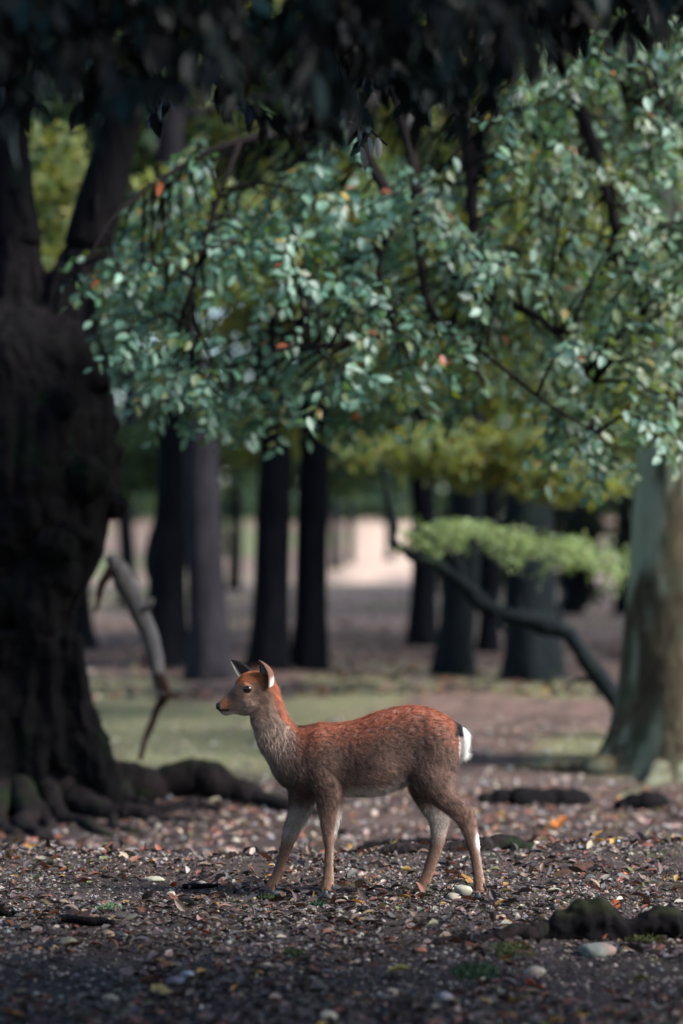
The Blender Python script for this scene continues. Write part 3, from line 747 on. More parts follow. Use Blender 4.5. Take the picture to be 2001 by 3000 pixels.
# ------------------------------------------------------------------ far wood that closes the view (one mass)
n = 26000
Y = rng.uniform(120, 150, n); X = rng.uniform(-45, 45, n)
base = 2.2 + 0.05 * 0 + ghs(X, np.full(n, 119.0)) * 0
Z = 2.6 + 34 * rng.uniform(0, 1, n) ** 1.1
pos = np.stack([X, Y, Z], -1)
keep = fbm(pos * np.array([.16, .1, .2]) + 3, 3) > (0.36 + 0.10 * sstep(8, 2.5, Z))
pos = pos[keep]; n = len(pos)
v, f, cc = leaf_batch(pos, unit(n), unit(n) + np.array([0, -.5, .4]), rng.uniform(.9, 2.1, n), pick_cols(n, [(.045, .085, .065), (.06, .105, .07), (.035, .065, .055), (.10, .12, .05)], [.35, .3, .25, .1]), RHOMB)
fw = new_mesh('far_wood', v, f, MAT_FARLEAF, cols=cc, smooth=False)
tag(fw, 'blue-green mass of far trees closing off the clearing', 'woodland', None, 'stuff')
# dark evergreen shrubs under the far trees
for (cx_, cy_, rx, ry, Y, lab) in [(1390, 1560, 110, 150, 44, 'dark shrub behind the curved sapling stem'), (1560, 1540, 130, 170, 47, 'wide dark shrub behind the thick mossy trunk'), (1690, 1560, 55, 150, 43, 'narrow dark shrub beside the pale gap near the lichen-covered tree'),
        (1900, 1560, 120, 190, 42, 'dark shrub behind the lichen-covered tree'), (610, 1560, 40, 120, 60, 'dark shrub behind the grey-purple trunk'), (1290, 1590, 60, 90, 58, 'low dark shrub beside the bright clearing')]:
    c = P(cx_, cy_, Y); gz0 = float(ghs(c[0], Y)); r_ = rx / FPX * Y; top = HEYE - (cy_ - ry - HZ) / FPX * Y
    t = tag(empty('shrub', (c[0], Y, gz0 - .02)), lab, 'shrub')
    v, f = tube(crom([[c[0], Y, gz0 - .05], [c[0] + .05, Y, gz0 + .5], [c[0], Y, (gz0 + top) / 2]], 8), np.linspace(.08, .03, 8), 8, .1, 5, 1); part(t, 'stem', v, f, MAT_BARK)
    v, f, cc = crown_cloud(900, (c[0], Y, (gz0 + top) / 2 + .05), (r_, r_, (top - gz0) / 2 * .95), .22, [(.018, .030, .022), (.026, .042, .026), (.014, .022, .018)], [1, 1, 1], .25, 40, .3, .0)
    part(t, 'foliage', v, f, MAT_FARLEAF, cols=cc, smooth=False)
for k, (px_, ry) in enumerate([(395, 62), (470, 90), (690, 70), (770, 95), (850, 66), (985, 100), (1055, 60), (1110, 40), (1165, 52), (1230, 90), (1330, 120), (1780, 60)]):
    Y = 112 + 1.7 * (k % 4); bx = (px_ - CX) / FPX * Y; gz0 = float(ghs(bx, Y)); r_ = rng.uniform(45, 70) / FPX * Y
    t = tag(empty('shrub', (bx, Y, gz0 - .05)), 'far green bush on the sunlit bank behind the trunks', 'shrub', 'bushes on the far bank')
    h_ = ry / FPX * Y * 1.5
    v, f, cc = crown_cloud(420, (bx, Y, gz0 + h_ * .42), (r_, r_, h_ * .5), .35, [(.05, .09, .06), (.08, .12, .06), (.035, .06, .045)], [1, 1, 1], .45, 26, .3, .0)
    part(t, 'foliage', v, f, MAT_FARLEAF, cols=cc, smooth=False)
# closed canopy over the middle distance
n = 11000
pos = np.stack([rng.uniform(-22, 30, n), rng.uniform(20.5, 64, n), rng.uniform(8, 13, n)], -1)
pos = pos[(pos[:, 0] > 3) | (pos[:, 1] > 25)]
pos = pos[fbm(pos * np.array([.22, .22, .1]) + 7, 2) > .47]; n = len(pos)
v, f, cc = leaf_batch(pos, unit(n) * np.array([1, 1, .4]), unit(n) + np.array([0, 0, 1.0]), rng.uniform(.7, 1.5, n), pick_cols(n, BLUEG, BLUEGW), RHOMB)
cn = new_mesh('wood_canopy', v, f, MAT_FARLEAF, cols=cc, smooth=False)
tag(cn, 'leaf canopy closing over the trees behind the deer', 'woodland', None, 'stuff')
# the wood goes on around and behind the viewer
n = 15000
an = rng.uniform(0, 2 * math.pi, n); rad = rng.uniform(15, 27, n)
pos = np.stack([rad * np.cos(an) * 1.0, 6 + rad * np.sin(an) * 1.3, 0.3 + 13 * rng.uniform(0, 1, n) ** .9], -1)
okk = (pos[:, 1] < 9.0) | (np.abs(pos[:, 0]) > 13 + .0 * pos[:, 1])
okk &= ~((pos[:, 0] > 0) & (pos[:, 2] > 7) & (pos[:, 1] > 2))          # open towards the sun
okk &= ~((pos[:, 1] > 12) & (np.abs(pos[:, 0]) < 9 + .25 * pos[:, 1]))
pos = pos[okk]; n = len(pos)
v, f, cc = leaf_batch(pos, unit(n), unit(n) + np.array([0, 0, .4]), rng.uniform(.5, 1.2, n), pick_cols(n, BLUEG, BLUEGW), RHOMB)
sw_ = new_mesh('surrounding_wood', v, f, MAT_FARLEAF, cols=cc, smooth=False)
tag(sw_, 'shady undergrowth of the wood around the clearing', 'woodland', None, 'stuff')

# ------------------------------------------------------------------ dead branches, logs, stump, stones
def px_path(path, n=40):
    return crom([[*P(a, b, Y), r / FPX * Y] for a, b, Y, r in path], n)
def rough_path(path, n=60, amp=.03, seed=0.0):
    q = px_path(path, n); w = np.stack([np.arange(n) * 7.0 / n + seed, np.zeros(n), np.zeros(n)], -1)
    for k in range(3): q[:, k] += amp * (fbm(w + 20 * k, 3) - .5)
    q[:, 3] *= .85 + .3 * fbm(w + 90, 2)
    return q
db = empty('dead_branch', tuple(P(420, 2190, 15.75))); tag(db, 'bare broken grey branch leaning against the huge old tree', 'branch')
for nm, mt, path in (('bleached_limb', MAT_DEAD, [(318, 1628, 15.7, 14), (345, 1665, 15.7, 30), (372, 1715, 15.7, 33), (402, 1775, 15.7, 33), (432, 1850, 15.7, 31), (452, 1930, 15.7, 25), (466, 1990, 15.7, 20), (478, 2030, 15.7, 17)]),
                     ('rotten_tip', MAT_DEADRED, [(462, 1975, 15.68, 18), (480, 2010, 15.68, 20), (484, 2040, 15.7, 18), (466, 2070, 15.72, 14), (450, 2110, 15.75, 12), (428, 2160, 15.78, 10), (410, 2225, 15.8, 8)]),
                     ('side_limb', MAT_DEADRED, [(335, 1655, 15.7, 15), (305, 1700, 15.68, 15), (290, 1745, 15.66, 10), (282, 1790, 15.66, 5)]),
                     ('broken_stub', MAT_DEAD, [(410, 1795, 15.68, 13), (436, 1775, 15.64, 9), (450, 1752, 15.62, 4)]),
                     ('broken_stub', MAT_DEADRED, [(482, 2030, 15.7, 10), (510, 2040, 15.66, 7), (528, 2030, 15.66, 3)])):
    q = rough_path(path, 50, .025, path[0][0]); v, f = tube(q[:, :3], q[:, 3] * .92, 14, .18, 9, path[0][1]); part(db, nm, v, f, mt)

def log(name, path, lab, mat, seed, cat='log', rough=.25, seg=16):
    v, f = root_tube(path, 70, seg, rough + .15, seed)
    c = v[:, :].mean(0); c[2] = v[:, 2].min()
    o = new_mesh(name, v - c, f, mat); o.location = c
    return tag(o, lab, cat)
log('fallen_log', [(1405, 15.2, .05, .02), (1470, 15.2, .08, .02), (1550, 15.2, .10, .02), (1640, 15.25, .09, .015), (1720, 15.3, .06, .02)], 'short dark fallen log lying before the lichen-covered tree', MAT_OLD, 5)
log('fallen_log', [(1810, 15.0, .04, .01), (1850, 15.0, .07, .03), (1900, 15.05, .07, .03), (1950, 15.1, .04, .01)], 'small black log at the foot of the lichen-covered tree', MAT_OLD, 6)
log('fallen_log', [(1050, 12.6, .03, .02), (1150, 12.7, .05, .03), (1260, 12.8, .055, .035), (1350, 12.8, .04, .02)], 'dark rotten log lying in the dip behind the deer', MAT_OLD, 7)
log('surface_root', [(1080, 10.30, .016, -.01), (1150, 10.3, .028, .005), (1230, 10.3, .034, .01), (1320, 10.32, .036, .012), (1400, 10.35, .040, .012), (1470, 10.38, .036, .01), (1560, 10.4, .02, -.01)], 'mossy surface root on the crest behind the deer', MAT_ROOT, 8, 'root')
log('surface_root', [(620, 10.25, .010, -.004), (740, 10.28, .018, .0), (860, 10.28, .016, .0), (960, 10.3, .009, -.006)], 'thin surface root crossing behind the front legs of the deer', MAT_ROOT, 9, 'root')
log('surface_root', [(1590, 9.75, .010, -.005), (1660, 9.85, .022, .002), (1720, 9.95, .022, .002), (1790, 10.05, .010, -.006)], 'short root ridge right behind the lone dry twig', MAT_DEADRED, 10, 'root')
log('surface_root', [(1220, 8.05, .010, -.006), (1330, 8.1, .02, .0), (1430, 8.12, .026, .004), (1530, 8.15, .034, .012), (1600, 8.2, .04, .03)], 'low root running out of the mossy black stump', MAT_ROOT, 11, 'root')
# mossy root stump: arched mass, voxel-fused from tubes
SYp = 8.2
tp = []
for path in ([(1545, 2775, 22, 0), (1590, 2745, 34, 0), (1640, 2715, 42, .02), (1700, 2690, 48, .03), (1760, 2685, 50, .04), (1810, 2715, 40, .04), (1860, 2725, 38, .04), (1910, 2705, 42, .04), (1960, 2690, 42, .05), (1985, 2725, 32, .05), (1990, 2775, 24, .05)],
             [(1620, 2770, 40, .03), (1700, 2755, 62, .05), (1790, 2755, 62, .06), (1880, 2765, 45, .06)], [(1700, 2690, 30, .1), (1720, 2660, 26, .12), (1735, 2645, 12, .12)],
             [(1940, 2690, 30, .1), (1965, 2665, 22, .1), (1975, 2650, 10, .1)]):
    q = crom([[*P(a, b, SYp + dy), r / FPX * SYp] for a, b, r, dy in path], 30); tp.append(tube(q[:, :3], q[:, 3], 16, .22, 14, 3))
me2, co = fuse(tp, .010, 2)
nn = mesh_normals(me2)
co = co + nn * (0.022 * (fbm(co * 34, 3) - .5) + .034 * (fbm(co * np.array([26, 26, 7]), 2) - .5))[:, None]
cs = np.tile(np.array([.008, .007, .008]), (len(co), 1))
mf = sstep(.2, .8, nn[:, 2] + .5 * (fbm(co * 16, 3) - .5)) * sstep(.42, .6, fbm(co * 9 + 4, 3))
cs = mixc(cs, np.array([.030, .036, .012]), mf * .45)
base = co.mean(0); base[2] = g1(base[0], base[1]) - .02
me2.name = 'mossy_stump'; me2.vertices.foreach_set('co', (co - base).astype(np.float32).ravel()); set_col(me2, cs)
me2.materials.clear(); me2.materials.append(col_mat('stump_wood', .95, .1, .6, 40))
st = bpy.data.objects.new('mossy_stump', me2); st.location = base; link(st)
tag(st, 'black rotting root stump with moss on top beside a flat stone', 'stump')

# stones
MAT_STONE = col_mat('stone', .8, .3, .3, 30)
def ico_mesh(name, seed, flat=.55, sub=2, cols=(.2, .18, .16)):
    import bmesh
    bm = bmesh.new(); bmesh.ops.create_icosphere(bm, subdivisions=sub, radius=1)
    v = np.array([x.co[:] for x in bm.verts]); f = [tuple(x.index for x in q.verts) for q in bm.faces]; bm.free()
    k = 0.72 + 0.55 * fbm(v * 1.3 + seed * 7.1, 3)
    v = v * k[:, None] * np.array([1, .8, flat])
    for j in range(3):                                             # a few worn flat faces
        d = unit(1)[0]; lim = .62; dd = v @ d; v = v - np.outer(np.maximum(dd - lim, 0) * .8, d)
    return v, f
def stone(px, py, wpx, flat, colr, lab, seed, name='stone', sub=3, group=None, tint=None):
    Y = depth_of(px, py, 5.5, 40); x = (px - CX) / FPX * Y
    v, f = ico_mesh(name, seed, flat, sub); r = wpx / 2 / FPX * Y
    v = v * r; cc = np.tile(np.array(colr), (len(v), 1))
    if tint is not None: cc = mixc(cc, np.array(tint), sstep(.1, .5, v[:, 0] / r + .4 * (fbm(v * 20, 2) - .5)))
    o = new_mesh(name, v, f, MAT_STONE, cols=cc); o.location = (x, Y, g1(x, Y) + r * flat * .28); o.rotation_euler = (0, 0, rng.uniform(-.4, .4))
    return tag(o, lab, 'stone', group)
stone(1745, 2800, 128, .42, (.20, .21, .18), 'flat grey-green stone with a pinkish end below the stump', 1, tint=(.26, .18, .15))
stone(1568, 2858, 66, .55, (.30, .26, .20), 'pale rounded cream stone near the flat grey-green stone', 2)
stone(1355, 2625, 60, .6, (.34, .33, .27), 'smooth pale stone under the near hind hoof', 3)
stone(1325, 2642, 56, .6, (.26, .23, .19), 'speckled tan stone before the near hind hoof', 4)
stone(1158, 2522, 46, .6, (.42, .33, .26), 'rounded cream stone under the belly of the deer', 5)
stone(1455, 2645, 46, .6, (.20, .17, .15), 'rough brown stone right behind the near hind hoof', 6)
stone(200, 2770, 66, .55, (.16, .15, .10), 'mossy brown stone below the short dark stick', 7)
stone(318, 2748, 44, .7, (.26, .19, .13), 'rounded tan stone at the end of the short dark stick', 8)
stone(1462, 2700, 44, .6, (.30, .20, .15), 'reddish stone between the near hind hoof and the low root', 9)
stone(1235, 2790, 42, .45, (.24, .10, .07), 'brick red flat stone on the dark foreground', 10)
stone(1300, 2935, 62, .6, (.30, .28, .30), 'pale lilac-grey stone in the dark foreground', 11)
stone(960, 2990, 60, .6, (.42, .36, .28), 'cream white stone at the front edge of the clearing', 12)
stone(548, 2870, 52, .55, (.30, .34, .40), 'pale blue-grey stone in the dark foreground', 13)
stone(515, 2888, 60, .5, (.15, .14, .17), 'dark slate stone beside the pale blue-grey stone', 14)
stone(500, 2618, 32, .7, (.42, .33, .26), 'small cream pebble ahead of the front hooves near the flat slab', 15)
stone(590, 2590, 34, .7, (.40, .34, .28), 'small rounded pale pebble before the front hooves', 16)
stone(820, 2612, 56, .4, (.17, .20, .18), 'flat blue-grey stone between the front hooves', 17)
stone(450, 2575, 70, .25, (.36, .34, .26), 'flat pale slab stone ahead of the front hooves', 18)
# small pebbles one by one, then the gravel as a mass
PEB = [(.30, .27, .25), (.22, .19, .17), (.38, .31, .26), (.17, .17, .18), (.26, .20, .17), (.33, .32, .29), (.12, .11, .12)]
pm = []
for k, c in enumerate(PEB):
    v, f = ico_mesh('pebble', 40 + k, rng.uniform(.5, .75), 1)
    o = new_mesh('pebble', v, f, MAT_STONE, cols=np.tile(np.array(c), (len(v), 1))); pm.append(o.data); bpy.data.objects.remove(o)
PN = ['light grey', 'brown', 'cream', 'dark grey', 'reddish brown', 'pale', 'near-black']
def floor_pts(n, y0, y1, margin=1.08, power=1.0):
    """random points on the floor inside (and a little beyond) the view"""
    Y = y0 + (y1 - y0) * rng.uniform(0, 1, n) ** power
    X = rng.uniform(-1, 1, n) * Y * 1000.5 / FPX * margin
    return X, Y
feet = [P(650, 2629, 9.14), P(1400, 2634, 9.14), P(790, 2617, 9.255), P(1230, 2624, 9.26)]
X, Y = floor_pts(150, 7.0, 10.3)
for i in range(150):
    k = int(rng.integers(0, 7)); r = rng.uniform(.007, .015)
    o = bpy.data.objects.new('pebble', pm[k]); o.location = (X[i], Y[i], g1(X[i], Y[i]) + r * .2); o.scale = (r, r, r); o.rotation_euler = (rng.uniform(-.3, .3), rng.uniform(-.3, .3), rng.uniform(0, 6.3))
    link(o); tag(o, 'small %s pebble lying among the leaf litter around the deer' % PN[k], 'pebble', '%s pebbles scattered on the floor' % PN[k])
def scatter_stones(n, y0, y1, r0, r1, name, lab, pal=PEB, power=1.0):
    X, Y = floor_pts(n, y0, y1, 1.1, power)
    kp = fbm(np.stack([X * 3.2, Y * 2.0, X * 0 + n], -1), 3) > (.46 if 'pale' in name else .18)
    X, Y = X[kp], Y[kp]; big = n > 3000; n = len(X)
    import bmesh
    bm = bmesh.new(); bmesh.ops.create_icosphere(bm, subdivisions=1, radius=1)
    V0 = np.array([x.co[:] for x in bm.verts]); T0 = np.array([[x.index for x in q.verts] for q in bm.faces]); bm.free()
    V0 = V0 * (0.8 + .5 * fbm(V0 * 1.6 + 3, 2))[:, None] * np.array([1, .8, .6])
    if big:
        V0 = np.array([(1, 0, 0), (-.8, .1, 0), (.1, .8, .05), (-.1, -.9, 0), (.1, 0, .6), (0, 0, -.5)]); T0 = np.array([(0, 2, 4), (2, 1, 4), (1, 3, 4), (3, 0, 4), (2, 0, 5), (1, 2, 5), (3, 1, 5), (0, 3, 5)])
    r = r0 * (r1 / r0) ** (rng.uniform(0, 1, n) ** 1.6)
    d = unit(n) * np.array([1, 1, .25]); nr = np.array([0, 0, 1]) + .25 * rng.normal(size=(n, 3))
    pos = np.stack([X, Y, gh(X, Y) + r * .15], -1)
    v, f, cc = leaf_batch(pos, d, nr, r, pick_cols(n, pal, np.ones(len(pal)), .3), (V0, T0))
    o = new_mesh(name, v, f, MAT_STONE, cols=cc, smooth=False); return tag(o, lab, 'gravel', None, 'stuff')
CRUMB = [(.035, .026, .024), (.050, .037, .033), (.075, .055, .048), (.028, .024, .026), (.16, .13, .115), (.27, .22, .19), (.11, .10, .105)]
scatter_stones(34000, 6.3, 10.9, .003, .012, 'gravel', 'fine gravel and crumbs of soil covering the floor around the deer', CRUMB)
scatter_stones(6000, 7.9, 10.8, .004, .019, 'pale_gravel', 'pale gravel and chips in the lit band around the deer', [(.20, .17, .155), (.28, .25, .23), (.15, .125, .12), (.18, .18, .19), (.22, .165, .14), (.10, .085, .08)])
scatter_stones(2500, 10.6, 20, .008, .03, 'coarse_gravel', 'scattered stones in the shady dip behind the deer')

# ------------------------------------------------------------------ fallen leaves
MAT_FALL = leaf_mat('fallen_leaf', .12, .6, .35, (1.1, .9, .6))
FALL = {'dark brown': (.036, .026, .025), 'rust brown': (.15, .058, .038), 'tan': (.20, .135, .108), 'pale straw': (.32, .265, .21), 'grey-brown': (.10, .084, .082), 'purple-brown': (.070, .046, .049), 'ochre': (.30, .17, .045), 'olive': (.12, .12, .045)}
FW = [.30, .16, .12, .05, .17, .15, .03, .02]
tp_f = [leaf_template(.42, .25, .22, .1), leaf_template(.5, .4, -.15, .2), leaf_template(.36, .6, .3, -.2), leaf_template(.55, .15, -.3, .1)]
fl = {}
for nme, c in FALL.items():
    fl[nme] = []
    for t in tp_f:
        o = new_mesh('fallen_leaf', t[0], t[1], MAT_FALL, cols=np.tile(np.array(c), (11, 1))); fl[nme].append(o.data); bpy.data.objects.remove(o)
names = list(FALL)
def place_leaf(x, Y, size, data, lab, group, tilt=.35, lift=.006, name='fallen_leaf'):
    o = bpy.data.objects.new(name, data)
    o.location = (x, Y, g1(x, Y) + lift); o.scale = (size,) * 3; o.rotation_euler = (rng.normal() * tilt, rng.normal() * tilt, rng.uniform(0, 6.3))
    link(o); return tag(o, lab, 'leaf', group)
X, Y = floor_pts(270, 6.8, 11.0)
for i in range(270):
    nme = names[rng.choice(len(names), p=FW)]
    back = Y[i] < 8.4
    lab = '%s fallen leaf curled on the floor %s' % (nme, 'in the shady foreground' if back else 'around the hooves of the deer')
    place_leaf(X[i], Y[i], rng.uniform(.036, .080), fl[nme][rng.integers(0, 4)], lab, '%s fallen leaves %s' % (nme, 'in the foreground' if back else 'around the deer'))
# lobed maple leaves with strong colour
def maple_leaf(c1, c2, seed):
    ang = np.linspace(math.pi * .12, math.pi * 1.88, 29) - math.pi
    lob = 0.80 + 0.20 * np.abs(np.cos((ang) * 3.3)) ** 1.5
    lob = lob * (1 - .28 * (np.abs(ang) / math.pi) ** 2)
    v = [(0, 0, 0)] + [(math.cos(a) * r, math.sin(a) * r, .18 * r * r * math.sin(2.2 * a + seed) + .10 * r) for a, r in zip(ang, lob)]
    v = np.array(v); f = [(0, i, i + 1) for i in range(1, 29)]
    cc = mixc(np.tile(np.array(c1), (30, 1)), np.array(c2), sstep(.35, .65, fbm(v * 3 + seed, 2)))
    o = new_mesh('maple_leaf', v, f, MAT_FALL, cols=cc, smooth=False); d = o.data; bpy.data.objects.remove(o); return d
def put_maple(px, py, wpx, c1, c2, lab, tilt=(.5, .2), seed=1.0, Y=None):
    Y = Y or depth_of(px, py, 5.5, 40); x = (px - CX) / FPX * Y; s = wpx / 2 / FPX * Y
    o = bpy.data.objects.new('maple_leaf', maple_leaf(c1, c2, seed)); o.scale = (s, s, s)
    o.location = (x, Y, g1(x, Y) + s * .45); o.rotation_euler = (tilt[0], tilt[1], rng.uniform(0, 6.3)); link(o)
    tag(o, lab, 'leaf')
OR, RD, YL = (.62, .19, .035), (.48, .075, .03), (.50, .33, .03)
put_maple(332, 2528, 92, OR, (.5, .22, .08), 'large bright orange fallen leaf on the crest beside the crooked stick', (.7, .1), 1)
put_maple(598, 2738, 46, RD, OR, 'bright red-orange fallen leaf alone on the dark foreground gravel', (.6, .1), 2)
put_maple(1362, 2592, 62, (.36, .24, .03), (.20, .08, .02), 'yellow and orange fallen leaf beside the near hind hoof', (.75, .1), 3)
put_maple(1568, 2890, 68, (.60, .10, .03), RD, 'vivid red fallen leaf below the pale cream stone', (.4, .1), 4)
put_maple(112, 2680, 34, (.45, .17, .03), (.25, .08, .03), 'small orange-brown fallen leaf near the short dark stick', (.6, .2), 5)
put_maple(707, 2540, 34, OR, (.6, .25, .05), 'small orange fallen leaf before the far front leg', (.6, .2), 6)
put_maple(512, 2592, 30, (.35, .06, .03), RD, 'small dark red fallen leaf ahead of the front hooves', (.8, .2), 7)
put_maple(158, 2500, 76, (.26, .10, .04), (.16, .06, .035), 'big rust fallen leaf at the shaded foot of the old tree', (.5, .2), 8)
put_maple(1825, 2558, 30, RD, OR, 'small red-orange fallen leaf on the open gravel behind the stump', (.6, .2), 9)
put_maple(1902, 2518, 26, RD, (.3, .05, .03), 'tiny red fallen leaf near the thin twig beyond the stump', (.6, .2), 10)
put_maple(478, 2930, 96, (.30, .26, .06), (.22, .14, .05), 'yellow-olive lobed leaf lying in the dark foreground', (.2, .1), 11)
put_maple(1180, 2872, 110, (.20, .17, .035), (.26, .2, .05), 'flat mustard yellow leaf in the dark foreground', (.1, .05), 12)
put_maple(1640, 2425, 70, (.42, .14, .04), OR, 'orange fallen leaf in the dip behind the deer', (.5, .1), 13)
put_maple(380, 2365, 48, OR, (.35, .12, .04), 'orange-brown leaf in the dark soil before the old tree root', (.6, .1), 14)
put_maple(40, 2990, 90, (.40, .17, .05), (.25, .1, .04), 'blurred orange leaf at the front edge of the clearing', (.4, .1), 15)
put_maple(1800, 2662, 40, (.30, .07, .03), (.4, .1, .04), 'red curled leaf tucked behind the mossy stump', (.9, .1), 16)
# leaf litter as a mass
def litter_mass(n, y0, y1, s0, s1, name, lab, power=1.0, bright=1.0):
    X, Y = floor_pts(n, y0, y1, 1.12, power)
    kp = fbm(np.stack([X * 2.6, Y * 1.7, X * 0 + 3], -1), 3) > (.38 if y0 < 8 else .30)
    X, Y = X[kp], Y[kp]; n = len(X)
    pal = [tuple(np.array(c) * bright) for c in FALL.values()]
    tpl = leaf_template(.45, .35, .2, .1)
    d = unit(n) * np.array([1, 1, .3]); nr = np.array([0, 0, 1]) + .42 * rng.normal(size=(n, 3))
    s = s0 + (s1 - s0) * rng.uniform(0, 1, n) ** 1.8
    pos = np.stack([X, Y, gh(X, Y) + .002 + .006 * rng.uniform(0, 1, n)], -1)
    v, f, cc = leaf_batch(pos, d, nr, s, pick_cols(n, pal, FW, .25), tpl)
    o = new_mesh(name, v, f, MAT_FALL, cols=cc); return tag(o, lab, 'leaf litter', None, 'stuff')
litter_mass(14000, 6.3, 11.0, .010, .064, 'leaf_litter', 'brown crumbled leaf litter on the floor around the deer')
litter_mass(8000, 10.6, 16.0, .030, .085, 'shaded_leaf_litter', 'fallen leaves in the shady dip and clearing behind the deer', 1.2, 1.75)
litter_mass(6000, 22.0, 60.0, .06, .16, 'distant_leaf_litter', 'carpet of reddish fallen leaves under the far trees', 1.5, 1.2)

# twig litter as a mass
X, Y = floor_pts(700, 6.4, 10.8); tt = []
for i in range(700):
    L = .02 + .09 * rng.uniform() ** 2; an = rng.uniform(0, 6.3); b = np.array([X[i], Y[i], g1(X[i], Y[i]) + .006]); d = np.array([math.cos(an), math.sin(an), rng.normal() * .15])
    tt.append(tube(crom([b, b + d * L * .5 + rng.normal(size=3) * .06 * L, b + d * L], 5), np.linspace(.0022, .0012, 5) * rng.uniform(.6, 1.4), 5))
v, f = merge(tt); o = new_mesh('twig_litter', v, f, MAT_TWIG); tag(o, 'tiny broken twigs strewn over the floor around the deer', 'twig litter', None, 'stuff')

# ------------------------------------------------------------------ sticks and twigs
def stick(px0, py0, px1, py1, r, lab, mat=MAT_TWIG, bend=.0, name='stick'):
    Y0, Y1 = depth_of(px0, py0, 5.5, 40), depth_of(px1, py1, 5.5, 40)
    x0, x1 = (px0 - CX) / FPX * Y0, (px1 - CX) / FPX * Y1
    t = np.linspace(0, 1, 16); X = x0 + (x1 - x0) * t; Y = Y0 + (Y1 - Y0) * t + bend * np.sin(t * 3.1) + .01 * np.sin(t * 9)
    Z = gh(X, Y).mean() * .3 + gh(X, Y) * .7 + r * .8
    v, f = tube(np.stack([X, Y, Z], -1), r * (1 - .3 * t), 10, .25, 30, px0)
    c = v.mean(0); c[2] = v[:, 2].min(); o = new_mesh(name, v - c, f, mat); o.location = c
    return tag(o, lab, 'stick')
stick(180, 2712, 330, 2722, .018, 'short thick dark stick lying on the foreground gravel', MAT_OLD)
stick(352, 2492, 490, 2532, .014, 'crooked dark stick on the crest beside the large orange leaf', MAT_OLD, .04)
stick(-20, 2672, 50, 2678, .013, 'broken dark stick end beside the short thick stick', MAT_OLD)
stick(470, 2652, 640, 2628, .005, 'thin brown twig lying ahead of the front hooves', MAT_TWIG, .03, 'twig')
stick(360, 2665, 590, 2700, .004, 'long thin twig across the foreground gravel', MAT_TWIG, .05, 'twig')
stick(740, 2690, 900, 2700, .004, 'thin dark twig below the front hooves', MAT_TWIG, .02, 'twig')
stick(1100, 2745, 1170, 2715, .005, 'pale bent twig in front of the far hind hoof', MAT_DEAD, .06, 'twig')
stick(540, 2600, 640, 2598, .012, 'small dark branch piece before the front hooves', MAT_OLD, .02)
def upright_twig(base, tip, r, lab, side=()):
    Y = depth_of(*base, 5.5, 40); b = P(*base, Y); b[2] = g1(b[0], Y) - .01; t = P(*tip, Y + .05)
    q = crom([b, (b + t) / 2 + np.array([.012, 0, -.008]), t], 10); tt = [tube(q, np.linspace(r, r * .35, 10), 6, .2, 40, 1)]
    for (a, c) in side: tt.append(tube(crom([P(*a, Y + .02), (P(*a, Y + .02) + P(*c, Y)) / 2 + np.array([0, 0, .006]), P(*c, Y)], 6), np.linspace(r * .6, r * .25, 6), 5))
    v, f = merge(tt); o = new_mesh('dry_twig', v - b, f, MAT_TWIG); o.location = b
    tag(o, lab, 'twig')
upright_twig((1272, 2655), (1362, 2535), .0022, 'thin forked dry twig standing between the hind hooves', [((1320, 2590), (1390, 2570)), ((1300, 2630), (1340, 2600))])
upright_twig((1680, 2672), (1730, 2570), .0022, 'lone thin dry twig standing behind the stump', [((1705, 2620), (1690, 2600))])
upright_twig((2000, 2570), (1963, 2508), .0022, 'thin dry twig standing at the far side of the stump', [])
upright_twig((1590, 2672), (1596, 2630), .0025, 'short dark twig standing beside the low root', [])
# tufts of moss
def moss_tuft(px, py, wpx, n, lab, col=(.055, .085, .03), hgt=.02):
    Y0 = depth_of(px, py, 5.5, 40); x0 = (px - CX) / FPX * Y0; w = wpx / 2 / FPX * Y0
    a = rng.uniform(0, 6.3, n); rr = w * np.sqrt(rng.uniform(0, 1, n)); X, Y = x0 + rr * np.cos(a), Y0 + rr * np.sin(a) * 1.3
    pos = np.stack([X, Y, gh(X, Y) + hgt * rng.uniform(0, .8, n) * (1 - (rr / w) ** 2)], -1)
    d = np.array([0, 0, 1.0]) + .7 * rng.normal(size=(n, 3))
    v, f, cc = leaf_batch(pos, d, unit(n), rng.uniform(.008, .02, n), pick_cols(n, [col, tuple(np.array(col) * 1.5), tuple(np.array(col) * .6)], [1, .6, .6]), rhomb_template(.35, .05))
    c = np.array([x0, Y0, g1(x0, Y0)]); o = new_mesh('moss_tuft', v - c, f, MAT_FALL, cols=cc, smooth=False); o.location = c
    tag(o, lab, 'moss')
moss_tuft(320, 2665, 78, 500, 'pale green lichen tuft on the gravel ahead of the deer', (.16, .26, .15))
moss_tuft(1490, 2800, 150, 900, 'yellow-green moss cushion on the low root by the stump', (.07, .085, .025))
moss_tuft(1400, 2855, 150, 800, 'dark green moss patch in the foreground', (.03, .065, .03))
moss_tuft(780, 2632, 46, 260, 'small green moss tuft by the far front hoof', (.05, .07, .03))
moss_tuft(930, 2652, 50, 260, 'small green moss tuft below the near front hoof', (.035, .075, .035))
moss_tuft(860, 2790, 60, 400, 'moss clump in the dark foreground', (.05, .065, .025))
moss_tuft(1890, 2755, 130, 800, 'moss at the foot of the black stump', (.07, .08, .022))
moss_tuft(1485, 2540, 34, 160, 'tiny leafy moss sprig on the gravel behind the near hind hoof', (.08, .12, .07))
